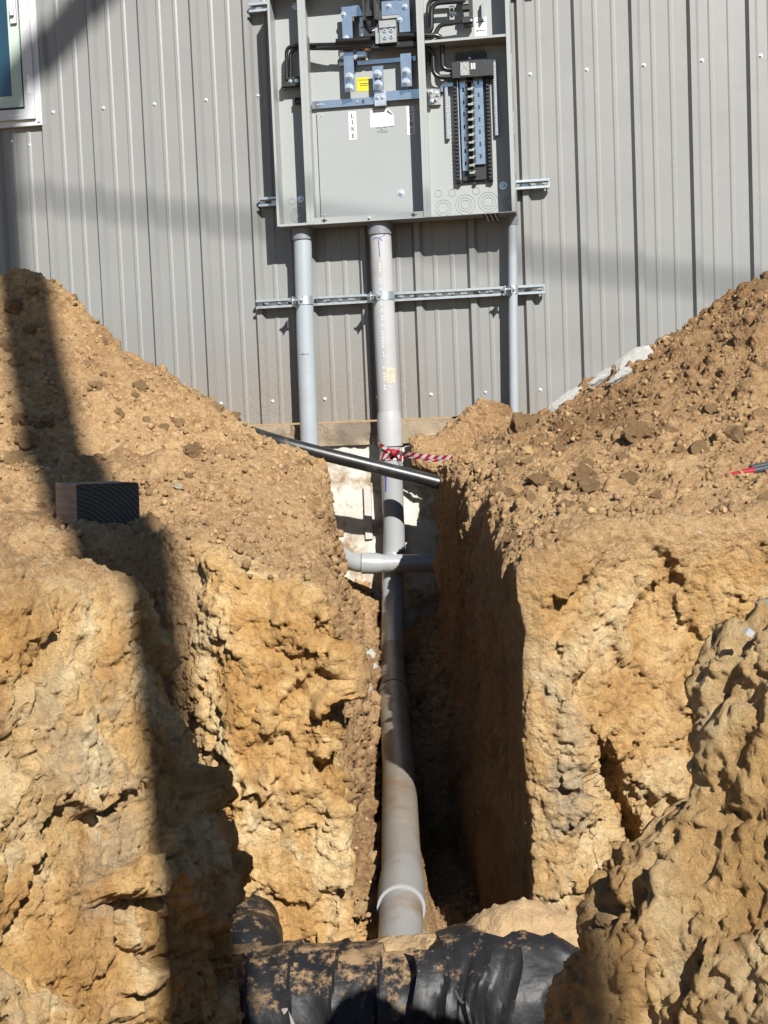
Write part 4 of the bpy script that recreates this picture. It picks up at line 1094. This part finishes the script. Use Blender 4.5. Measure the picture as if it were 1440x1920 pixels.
# ================================================================ timber block on the left ledge
def endgrain():
    m = bpy.data.materials.new('timber'); m.use_nodes = True
    t = m.node_tree; L = t.links.new; p = t.nodes['Principled BSDF']
    tc = _n(t, 'ShaderNodeTexCoord'); mp = _n(t, 'ShaderNodeMapping'); mp.inputs['Location'].default_value = (.17, 0, .16); mp.inputs['Rotation'].default_value = (0, .0, .02)
    L(tc.outputs['Object'], mp.inputs[0])
    wv = _n(t, 'ShaderNodeTexWave', wave_type='RINGS', rings_direction='Y'); wv.inputs['Scale'].default_value = 24; wv.inputs['Distortion'].default_value = 2.2; wv.inputs['Detail'].default_value = 3; wv.inputs['Detail Scale'].default_value = 1.2
    L(mp.outputs[0], wv.inputs['Vector'])
    no = _n(t, 'ShaderNodeTexNoise'); no.inputs['Scale'].default_value = 12; no.inputs['Detail'].default_value = 6; L(tc.outputs['Object'], no.inputs['Vector'])
    cr = _n(t, 'ShaderNodeValToRGB'); L(wv.outputs['Fac'], cr.inputs[0]); cr.color_ramp.elements[0].color = (.052, .045, .038, 1); cr.color_ramp.elements[1].color = (.092, .079, .066, 1); cr.color_ramp.elements[0].position = .25
    mx = _n(t, 'ShaderNodeMix', data_type='RGBA', blend_type='MULTIPLY'); mx.inputs[0].default_value = .6; L(cr.outputs[0], mx.inputs[6]); L(no.outputs['Color'], mx.inputs[7])
    L(mx.outputs[2], p.inputs['Base Color']); p.inputs['Roughness'].default_value = .85
    b = _n(t, 'ShaderNodeBump'); b.inputs['Distance'].default_value = .004; L(wv.outputs['Fac'], b.inputs['Height']); L(b.outputs[0], p.inputs['Normal'])
    return m
SIDEWOOD = mat('sawn_timber_side', (.29, .205, .15), .9, 0, .3, 4, .003, 30, None, 3, (.5, .65), .3, (1, 1, 14))
fl_p = at(204, 978, 4.28)
loc, nrm = drop(fl_p.x, 4.34)
ang = math.radians(24)
m = MB(); bw, bl, bh, ch = .197, .34, .130, .003
sec = [(-bw / 2 + ch, 0), (bw / 2 - ch, 0), (bw / 2, ch), (bw / 2, bh - ch * 1.5), (bw / 2 - ch * 1.5, bh), (-bw / 2 + ch * 1.5, bh), (-bw / 2, bh - ch * 1.5), (-bw / 2, ch)]
vs = [(a, 0, b) for a, b in sec] + [(a, bl, b) for a, b in sec]; n = len(sec)
m.add(vs, [tuple(range(n)), tuple(range(2 * n - 1, n - 1, -1))], 0); m.add(vs, [(i, i + n, (i + 1) % n + n, (i + 1) % n) for i in range(n)], 1)
tb = build('timber_block', m, [endgrain(), SIDEWOOD], None, (0, 0, 0)); tb.location = (fl_p.x, 4.28, fl_p.z - .010); tb.rotation_euler = (math.radians(-1), math.radians(1.6), ang)
tag(tb, 'short square-sawn timber block with dark end grain on the left ledge', 'timber block')

# ================================================================ wrapped ducts at the foot of the trench
def wrap_material(name, dust):
    m = bpy.data.materials.new(name); m.use_nodes = True
    t = m.node_tree; L = t.links.new; p = t.nodes['Principled BSDF']
    tc = _n(t, 'ShaderNodeTexCoord'); ge = _n(t, 'ShaderNodeNewGeometry')
    no = _n(t, 'ShaderNodeTexNoise'); no.inputs['Scale'].default_value = 15; no.inputs['Detail'].default_value = 12; no.inputs['Roughness'].default_value = .78; no.inputs['Distortion'].default_value = .15; L(tc.outputs['Object'], no.inputs['Vector'])
    sp = _n(t, 'ShaderNodeSeparateXYZ'); L(ge.outputs['Normal'], sp.inputs[0])
    ad = _n(t, 'ShaderNodeMath', operation='MULTIPLY_ADD'); L(sp.outputs['Z'], ad.inputs[0]); ad.inputs[1].default_value = .22; L(no.outputs['Fac'], ad.inputs[2])   # dust settles on what faces up
    cr = _n(t, 'ShaderNodeValToRGB'); L(ad.outputs[0], cr.inputs[0]); cr.color_ramp.elements[0].position = .60 - dust; cr.color_ramp.elements[1].position = .70 - dust
    mx = _n(t, 'ShaderNodeMix', data_type='RGBA'); L(cr.outputs[0], mx.inputs[0]); mx.inputs[6].default_value = (.009, .009, .010, 1); mx.inputs[7].default_value = (.20, .13, .068, 1)
    L(mx.outputs[2], p.inputs['Base Color'])
    rg = _n(t, 'ShaderNodeMapRange'); L(cr.outputs[0], rg.inputs[0]); rg.inputs[3].default_value = .5; rg.inputs[4].default_value = .95; L(rg.outputs[0], p.inputs['Roughness'])
    p.inputs['Specular IOR Level'].default_value = .28
    n2 = _n(t, 'ShaderNodeTexNoise'); n2.inputs['Scale'].default_value = 16; n2.inputs['Detail'].default_value = 3; L(tc.outputs['Object'], n2.inputs['Vector'])
    b = _n(t, 'ShaderNodeBump'); b.inputs['Distance'].default_value = .006; L(n2.outputs['Fac'], b.inputs['Height']); L(b.outputs[0], p.inputs['Normal'])
    return m
WRAP = wrap_material('dusty_black_wrap', -.055); FILM = wrap_material('black_plastic_film', -.12)
def wrinkled_tube(path, rad, n, fold, seed, steps, squash=1.0, tape=None):
    path = [Vector(p) for p in path]; L_ = [0]
    for i in range(1, len(path)): L_.append(L_[-1] + (path[i] - path[i - 1]).length)
    pts, ts = [], []
    for k in range(steps + 1):
        s = L_[-1] * k / steps; i = 0
        while i < len(L_) - 2 and L_[i + 1] < s: i += 1
        t = (s - L_[i]) / (L_[i + 1] - L_[i]); pts.append(path[i].lerp(path[i + 1], t)); ts.append(s)
    V = []
    for k, p in enumerate(pts):
        tdir = (pts[min(k + 1, steps)] - pts[max(k - 1, 0)]).normalized(); up = Vector((0, 0, 1)); sd = tdir.cross(up).normalized(); up = sd.cross(tdir)
        for j in range(n):
            a = 2 * math.pi * j / n
            V.append(p + (sd * math.cos(a) + up * math.sin(a) * squash) * (rad(ts[k]) if callable(rad) else rad))
    V = np.array([tuple(v) for v in V], np.float32); C_ = np.repeat(np.array([tuple(p) for p in pts], np.float32), n, 0)
    D = V - C_; D /= np.linalg.norm(D, axis=1)[:, None]
    tt = np.repeat(np.array(ts, np.float32), n); aa = np.tile(np.arange(n) * 2 * np.pi / n, steps + 1)
    dd = fold * (perlin(V, (9, 4, 4), seed) * 1.3 + .8 * np.abs(perlin(V, (15, 8, 8), seed + 1)) + .15 * perlin(V, 40, seed + 2))
    dd += fold * .9 * (1 - np.abs(perlin(V, (9, 6, 6), seed + 3)) * 5).clip(0, 1)
    if tape:      # overlapping turns of the wrap
        ph = (tt + .035 * np.sin(aa + 1) + .02 * perlin(V, 4, seed + 7)) / tape
        dd += .013 * (ph - np.floor(ph)) ** 3
    V = V + D * dd[:, None]
    i = np.arange((steps + 1) * n).reshape(steps + 1, n)
    Q = np.stack([i[:-1], np.roll(i[:-1], -1, 1), np.roll(i[1:], -1, 1), i[1:]], -1).reshape(-1, 4)
    m = MB(); m.add(V.tolist(), Q.tolist()); m.f += [tuple(range(n))[::-1], tuple(steps * n + k for k in range(n))]; m.m += [0, 0]
    return m
DY = 3.32
dl = Thing('wrapped_duct', 'thick duct wrapped in dusty black tape across the trench mouth', 'duct', (0, DY, -1.70))
m = wrinkled_tube([(-1.6, DY + .10, -1.50), (-.55, DY, -1.488), (.02, DY - .01, -1.500), (.16, DY - .01, -1.505)], .170, 72, .006, 91, 260, 1, .105)
dl.part('wrapped_sleeve', m, WRAP, True)
rb = random.Random(3)
STRAPM = mat('dusty_strap', (.09, .07, .048), .7, 0, .4, 30)
for x in ():
    m = MB(); pts = []; lean = rb.uniform(-.03, .05); ph = rb.uniform(0, 6)
    zc = -1.468 if x < 0 else -1.482
    for k in range(22):
        a = -1.9 + 3.6 * k / 21; r = .1785 + .002 * math.sin(k * 1.7 + ph)
        pts.append((x + lean * math.cos(a) + .012 * math.sin(a * 2.3 + ph), DY - r * math.sin(a + .35), zc + r * math.cos(a + .35)))
    m.tube(pts, .0019, 6); dl.part('binding_wire', m, STRAPM, True)
m = MB(); q0 = Vector((-.292, DY - .165, -1.405)); 
m.add([q0, q0 + Vector((.014, 0, .002)), q0 + Vector((.062, -.012, -.105)), q0 + Vector((.044, -.012, -.108))], [(0, 1, 2, 3)]); dl.part('tape_tail', m, mat('shiny_tape', (.22, .21, .20), .25))
df = Thing('plastic_bundle', 'bundle of black plastic film heaped with sand at the trench mouth', 'plastic sheet', (.3, DY, -1.70))
m = wrinkled_tube([(.02, DY - .03, -1.502), (.12, DY - .03, -1.497), (.28, DY - .01, -1.468), (.45, DY + .02, -1.470), (.75, DY + .05, -1.475), (1.5, DY + .1, -1.49)], lambda s: .150 + .035 * sst(0, .10, s) + .012 * math.sin(9 * s), 96, .009, 111, 260)
df.part('film', m, FILM, True)
m = MB(); vs = []; nn = 22        # a loose flap hanging down the front
for i in range(nn + 1):
    for j in range(14):
        a = i / nn; b = j / 13
        x = .018 + a * .26 + .012 * math.sin(7 * b); r = .196 + .016 * math.sin(19 * a + 3 * b) * b + .010 * math.sin(43 * a + 5 * b) * b + .01 * a
        th_ = .35 + 1.35 * b + .10 * math.sin(8 * a)
        vs.append((x + .03 * b * math.sin(5 * a + .6), DY - .03 - r * math.sin(th_), -1.478 + .02 * a + r * math.cos(th_)))
m.add(vs, [(i * 14 + j, i * 14 + j + 1, (i + 1) * 14 + j + 1, (i + 1) * 14 + j) for i in range(nn) for j in range(13)]); df.part('loose_flap', m, FILM, True)
m = MB()
for x0, x1, z0 in ((.12, .165, -1.36), (.205, .225, -1.40)):
    pts = [(x0 + (x1 - x0) * k / 6, DY - .205 - .004 * math.sin(k), z0 - .03 * math.sin(k * .6)) for k in range(7)]; m.tube(pts, .004, 6)
tag(df.part('crease', m, mat('film_glint', (.05, .05, .052), .12)), kind='stuff')
d2 = Thing('duct_stub', 'short black wrapped duct end leaning on the left trench face', 'duct', (-.42, 3.58, -1.7))
m = wrinkled_tube([(-.40, 3.36, -1.45), (-.405, 3.46, -1.395), (-.43, 3.60, -1.385), (-.46, 3.85, -1.42)], .092, 40, .010, 131, 60); d2.part('wrapped_sleeve', m, FILM, True)
# sand spilt along the top
SAND = mat('spilt_sand', (.32, .215, .11), .95, 0, .2, 30, .006, 140)
def sand_heap():
    us = np.linspace(-.13, .56, 140); vs = np.linspace(-.12, .16, 56)
    gu, gv = np.meshgrid(us, vs, indexing='ij'); PP = np.stack([gu.ravel(), gv.ravel(), 0 * gu.ravel()], 1).astype(np.float32)
    rr = np.interp(us, [-.2, .0, .12, .28, .45, .6], [.170, .172, .176, .183, .183, .18])[:, None]; zc = np.interp(us, [-.2, .0, .12, .28, .45, .6], [-1.488, -1.497, -1.495, -1.466, -1.470, -1.472])[:, None]
    cap = zc + np.sqrt(np.clip(rr ** 2 - (gv - .01) ** 2, 0.0005, None))
    hgt = np.interp(us, [-.13, -.03, .06, .16, .24, .34, .45, .56], [-.035, .012, .010, .014, .052, .050, .020, -.04])[:, None] * np.exp(-((gv - .02) / .085) ** 2)
    z = cap + hgt - .002 - .30 * np.clip(np.abs(gv - .02) - .085, 0, None) + (.022 * fbm(PP, 9, 5, 141) + .006 * clods(PP, 40, .5, 3)).reshape(gu.shape)
    m = MB(); nv = len(vs); m.add(np.stack([gu, DY + gv, z], -1).reshape(-1, 3).tolist(), [(i * nv + j, (i + 1) * nv + j, (i + 1) * nv + j + 1, i * nv + j + 1) for i in range(len(us) - 1) for j in range(nv - 1)])
    return m
tag(build('sand', sand_heap(), SAND, None, (.2, DY, -1.3), 'world', True), 'tan sand spilt over the black duct and plastic', 'sand', None, 'stuff')

# ================================================================ cable with red tape on the right bank
k0 = at(1440, 882, 4.9); 
def over(px, py, lift):
    p, n_ = hit(px, py); return (p if p is not None else at(px, py, 4.9)) + Vector((0, 0, lift))
pts = [over(1352, 893, .002), over(1385, 890, .006), over(1412, 888, .009), over(1438, 884, .012)]
tail = pts[-1] - pts[-2]; pts += [pts[-1] + tail * 1.5 + Vector((0, 0, -.0)), pts[-1] + tail * 8 + Vector((0, .3, .03))]
cb = Thing('taped_cable', 'dark cable with red tape on its end lying on the right bank', 'cable', tuple(pts[1]))
m = MB(); m.tube(pts[2:], .013, 12); cb.part('cable', m, mat('dark_cable', (.03, .035, .042), .4), True)
m = MB(); m.tube([p + Vector((0, .03, .008)) for p in pts[2:]], .012, 12); cb.part('cable', m, mat('dark_cable2', (.03, .035, .042), .4), True)
m = MB(); m.tube([pts[0], pts[1], pts[2] + (pts[3] - pts[2]) * .15], [.003, .009, .0145], 12); cb.part('red_tape', m, RED, True)
# ================================================================ loose stones and clods
CLOD = [mat('clod_tan', (.34, .21, .10), .95, 0, .25, 14, .008, 60), mat('clod_brown', (.22, .135, .066), .95, 0, .3, 14, .009, 60), mat('stone_ochre', (.42, .27, .125), .95, 0, .2, 9, .005, 70), mat('stone_pale', (.40, .34, .25), .9, 0, .18, 9, .004, 60)]
WHITE_ST = mat('white_stone', (.45, .435, .40), .9, 0, .12, 10, .005, 60)
DARK_ST = mat('grey_stone', (.21, .185, .155), .9, 0, .25, 10, .005, 60)
def ico(sub):
    bm = bmesh.new(); bmesh.ops.create_icosphere(bm, subdivisions=sub, radius=1)
    V = np.array([v.co[:] for v in bm.verts], np.float32); F = np.array([[v.index for v in f.verts] for f in bm.faces]); bm.free(); return V, F
ICO = {k: ico(k) for k in (1, 2, 3, 4)}
def rock_geo(seed, sub, rough=.35, blocky=.5):
    V, F = ICO[sub]; o = np.float32(seed * 3.71)
    r = 1 + rough * perlin(V + o, 1.1, 5) + rough * .6 * perlin(V + o, 2.6, 6) + rough * .35 * perlin(V + o, 6, 7)
    f, _ = facets(V + o, 1.0, 3); r = r + blocky * .32 * f
    f, _ = facets(V + o, 2.4, 4); r = r + blocky * .12 * f
    return V * r[:, None], F
ROCKM = {}
def rock_mesh(seed, sub, rough, blocky, mt):
    key = (seed, sub, rough, blocky, mt.name)
    if key not in ROCKM:
        V, F = rock_geo(seed, sub, rough, blocky)
        me = bpy.data.meshes.new('rock'); me.from_pydata(V.tolist(), [], F.tolist()); me.materials.append(mt)
        me.polygons.foreach_set('use_smooth', [sub > 2] * len(me.polygons)); me.update(); ROCKM[key] = me
    return ROCKM[key]
def stone(name, p, size, seed, mt, label, cat, group=None, sub=3, rough=.35, blocky=.6, rot=None, sink=.25):
    rs = random.Random(seed)
    o = bpy.data.objects.new(name, rock_mesh(seed % 12, sub, rough, blocky, mt)); COL.objects.link(o)
    o.scale = size if hasattr(size, '__len__') else (size, size * rs.uniform(.8, 1.1), size * rs.uniform(.65, .9))
    o.location = p + Vector((0, 0, o.scale[2] * (1 - 2 * sink) * .8)); o.rotation_euler = rot or (rs.uniform(-.4, .4), rs.uniform(-.4, .4), rs.uniform(0, 6.3))
    tag(o, label, cat, group); return o
def stone_px(name, px, py, wpx, seed, mt, label, cat, group=None, flat=.75, **kw):
    p, n_ = hit(px, py)
    if p is None: return None
    r = wpx / 2 / (FOC / p.y) * .92
    return stone(name, p, (r, r * .9, r * flat), seed, mt, label, cat, group, **kw)
T, B_, O, P_ = EARTH, EARTH_WET, CLOD[2], CLOD[3]
# the ones the photograph lets you pick out
for px, py, w, mt, flat, nm, lab in (
    (113, 515, 36, O, .8, 'soil_clod', 'sunlit tan clod on the very top of the left heap'),
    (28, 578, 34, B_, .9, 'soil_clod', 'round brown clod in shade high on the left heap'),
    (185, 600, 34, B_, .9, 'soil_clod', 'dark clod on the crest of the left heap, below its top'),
    (235, 628, 26, T, .8, 'soil_clod', 'tan clod on the crest halfway down the left heap'),
    (312, 688, 14, O, .8, 'stone', 'small orange stone on the lower crest of the left heap'),
    (399, 732, 18, T, .7, 'soil_clod', 'small tan clod on the low end of the left crest'),
    (176, 728, 38, T, .6, 'soil_clod', 'wide tan clod beside the shadow edge on the left heap'),
    (265, 733, 18, B_, .8, 'stone', 'small round brown stone in the middle of the left heap'),
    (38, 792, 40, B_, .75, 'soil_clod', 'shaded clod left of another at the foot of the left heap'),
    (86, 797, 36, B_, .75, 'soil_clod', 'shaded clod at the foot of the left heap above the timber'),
    (322, 850, 52, O, .85, 'stone', 'large ochre stone on the ledge right of the timber shadow'),
    (362, 852, 40, B_, .95, 'soil_clod', 'brown clod leaning against the large ochre stone'),
    (399, 911, 30, O, .5, 'stone', 'flat yellow stone lying alone on the ledge right of the timber'),
    (338, 914, 34, P_, .35, 'stone', 'pale flat stone between the timber and the yellow stone'),
    (52, 830, 46, T, .9, 'soil_clod', 'lit clod at the left edge above the timber'),
    (30, 868, 50, T, .9, 'soil_clod', 'lowest lit clod of the heap at the left edge'),
    (60, 870, 34, T, .9, 'soil_clod', 'lit clod just left of the timber shadow'),
    (438, 757, 13, P_, .6, 'stone', 'tiny pale stone near the left heap crest end'),
    (980, 806, 66, B_, .95, 'soil_clod', 'big dark clod at the wall foot right of the slim conduit'),
    (946, 826, 14, WHITE_ST, .7, 'stone', 'white chip under the big dark clod'),
    (1032, 822, 30, O, .7, 'stone', 'yellow stone right of the big dark clod'),
    (1068, 868, 24, T, .6, 'soil_clod', 'small reddish clod on the right bank'),
    (1012, 908, 48, B_, .7, 'soil_clod', 'flattened dark clod in the row on the right bank'),
    (1044, 918, 36, B_, .8, 'soil_clod', 'dark clod right of the flattened one on the right bank'),
    (1100, 900, 56, B_, .75, 'soil_clod', 'long dark clod at the back of the row on the right bank'),
    (1098, 925, 52, B_, .8, 'soil_clod', 'broad reddish clod at the front of the row on the right bank'),
    (1180, 905, 44, B_, .75, 'soil_clod', 'dark clod at the right end of the row on the bank'),
    (1250, 815, 50, B_, .9, 'soil_clod', 'dark lump at the foot of the right heap'),
    (1200, 822, 64, B_, .85, 'soil_clod', 'wide dark lump beside the other at the foot of the right heap'),
    (1365, 870, 20, O, .6, 'stone', 'orange stone above the red taped cable'),
    (1352, 698, 20, O, .8, 'stone', 'ochre stone on the face of the right heap'),
    (1232, 975, 24, O, .8, 'stone', 'upright ochre stone on the right bank'),
    (1044, 964, 18, P_, .5, 'stone', 'small pale stone at the lip of the right cut'),
    (1275, 657, 14, WHITE_ST, .7, 'stone', 'tiny white stone on the right heap slope'),
    (1004, 888, 12, WHITE_ST, .7, 'stone', 'white chip among clods left on the right bank'),
    (1432, 1142, 34, WHITE_ST, 1.1, 'stone', 'chalky white stone at the right edge of the picture'),
    (772, 1134, 26, P_, .7, 'stone', 'pale round stone in the dark beside the conduit'),
    (845, 1562, 66, B_, 1.4, 'stone', 'big upright boulder in the dark right of the conduit'),
    (690, 1230, 26, WHITE_ST, .8, 'stone', 'upper white stone in the left trench wall'),
    (697, 1205, 18, WHITE_ST, .8, 'stone', 'small white stone on top of the white one in the trench wall'),
    (700, 1252, 18, WHITE_ST, .8, 'stone', 'small white stone under the white one in the trench wall'),
    (683, 1292, 36, P_, .8, 'stone', 'pinkish stone in the left trench wall beside the coupling'),
    (684, 1428, 42, T, .75, 'soil_clod', 'brown clod low in the trench left of the conduit'),
    (700, 1618, 36, O, 1.2, 'stone', 'smooth ochre stone against the conduit in the trench'),
    (668, 1712, 34, O, .8, 'stone', 'ochre stone at the trench foot left of the white ring'),
    (800, 1310, 46, B_, .7, 'stone', 'dark stone right of the conduit below the pale one'),
    (770, 1250, 40, B_, .8, 'stone', 'dark stone right of the conduit just above another'),
    (990, 870, 26, T, .7, 'soil_clod', 'tan clod below the big dark clod'),
    (1130, 1725, 40, O, .7, 'stone', 'ochre stone at the foot of the right cut by the plastic'),
    (1098, 1735, 26, O, .7, 'stone', 'small ochre stone beside the plastic bundle'),
    (870, 912, 20, T, .8, 'soil_clod', 'tan clod on the trench lip beside the black hose')):
    stone_px(nm, px, py, w, int(px * 7 + py), mt, lab, 'stone' if nm == 'stone' else 'clod', None, flat, sub=4 if w > 30 else 3, rough=.45 if nm == 'stone' else .6, blocky=.7 if nm == 'stone' else 1.0, sink=.42)
# smaller ones: alike, scattered
rs = random.Random(21)
def scatter(n, x0, x1, y0, y1, s0, s1, mats_, name, label, cat, group, vis=True):
    k = tries = 0
    while k < n and tries < n * 30:
        tries += 1
        x, y = rs.uniform(x0, x1), rs.uniform(y0, y1)
        if abs(x) > y * .2806 + .05: continue
        p, n_ = drop(x, y)
        if p is None or n_.z < .45 or p.z < -.62: continue
        v = p + n_ * .02; h2 = BVH.ray_cast(Vector((0, 0, 0)), v.normalized(), v.length - .03)
        if h2[0] is not None: continue
        s = s0 + (s1 - s0) * rs.random() ** 2.2
        mt = rs.choice(mats_); q = (p - Vector((0, 0, 0))); px_ = 720 + FOC * q.x / q.y
        col = {'dug_earth': 'tan', 'damp_clod_earth': 'brown', 'stone_ochre': 'ochre', 'stone_pale': 'pale'}[mt.name]
        size = 'tiny' if s < s0 + .2 * (s1 - s0) else 'small' if s < s0 + .55 * (s1 - s0) else 'fist-sized'
        f = (x - x0) / (x1 - x0); side = 'left end' if f < .33 else 'middle' if f < .66 else 'right end'
        f = (y - y0) / (y1 - y0); dep = 'front' if f < .4 else 'back'
        stone(name, p, s, rs.randrange(1000), mt, f'{size} {col} clod at the {dep}, {side}, of {label}', cat, group, 2, .5, .9, None, .42); k += 1
scatter(56, -2.0, -.3, 5.2, 6.9, .018, .045, [T, B_, T, O], 'soil_clod', 'the left spoil heap', 'clod', 'small clods on the left heap')
scatter(30, -1.4, -.2, 3.9, 5.3, .012, .032, [T, O, P_, B_], 'soil_clod', 'the left ledge around the timber', 'clod', 'small clods on the left ledge')
scatter(64, .5, 2.2, 5.0, 6.6, .018, .050, [T, B_, B_, O], 'soil_clod', 'the right spoil heap', 'clod', 'small clods on the right heap')
scatter(48, .35, 1.6, 3.9, 5.2, .014, .040, [T, B_, O, B_], 'soil_clod', 'the flat right bank', 'clod', 'small clods on the right bank')
# crumbs too small to count
def crumbs(n):
    V1, F1 = ICO[1]; rr = np.random.RandomState(5); VV, FF, c = [], [], 0
    while c < n:
        x, y = rs.uniform(-2.1, 2.3), rs.uniform(3.5, 7.2)
        if abs(x) > y * .2806 + .1: continue
        p, n_ = drop(x, y)
        if p is None or n_.z < .6: continue
        s = .004 + .011 * rs.random() ** 3
        q = V1 * (s * (1 + .35 * rr.uniform(-1, 1, (len(V1), 1)))) * rr.uniform(.6, 1.2, (1, 3))
        VV.append(q + np.array(p + n_ * s * .9)); FF.append(F1 + c * len(V1)); c += 1
    return np.concatenate(VV).astype(np.float32), np.concatenate(FF)
cV, cF = crumbs(5500)
cme = np_mesh('soil_crumbs', cV, cF)
for mt in (T, B_, CLOD[0], CLOD[1]): cme.materials.append(mt)
cme.polygons.foreach_set('material_index', np.repeat(np.random.RandomState(2).choice([0, 0, 0, 0, 0, 1, 1, 1, 2, 2, 3], len(cF) // 80), 80).astype(np.int32)); cme.update()
co = bpy.data.objects.new('soil_crumbs', cme); COL.objects.link(co); tag(co, 'fine crumbs of soil strewn over the ground', 'soil', None, 'stuff')
# chalky slabs wedged along the wall behind the right heap, and white chips
def slab(px, py, d, w, h, tilt, seed, label):
    c = at(px, py, d); V, F = rock_geo(seed, 3, .22, .7)
    V = np.clip(V, -.85, .85); me = bpy.data.meshes.new('chalk_slab'); me.from_pydata(V.tolist(), [], F.tolist()); me.materials.append(WHITE_ST); me.update()
    o = bpy.data.objects.new('chalk_slab', me); COL.objects.link(o); o.location = c; o.scale = (w, .03, h); o.rotation_euler = (math.radians(-25), -tilt, math.radians(-14)); tag(o, label, 'slab'); return o
slab(1190, 678, 6.28, .110, .060, .55, 3, 'largest white chalky slab sticking out of the right heap crest')
slab(1062, 750, 6.48, .11, .034, .60, 5, 'lowest white chalky slab along the wall foot at right')
slab(1126, 710, 6.38, .080, .022, .62, 7, 'thin white chalky slab between two others on the right crest')
slab(1163, 706, 6.22, .07, .022, .60, 9, 'white chalky sliver under the largest slab')
p_, n_ = hit(1404, 1186)
if p_ is not None:
    m = MB(); m.box(-.005, .005, -.003, .003, -.003, .004); o = build('plastic_chip', m, mat('white_chip', (.34, .35, .36), .5), None, (0, 0, 0)); o.location = p_; o.rotation_euler = (.3, .5, .4); tag(o, 'small white plastic chip on the near right bank', 'chip')
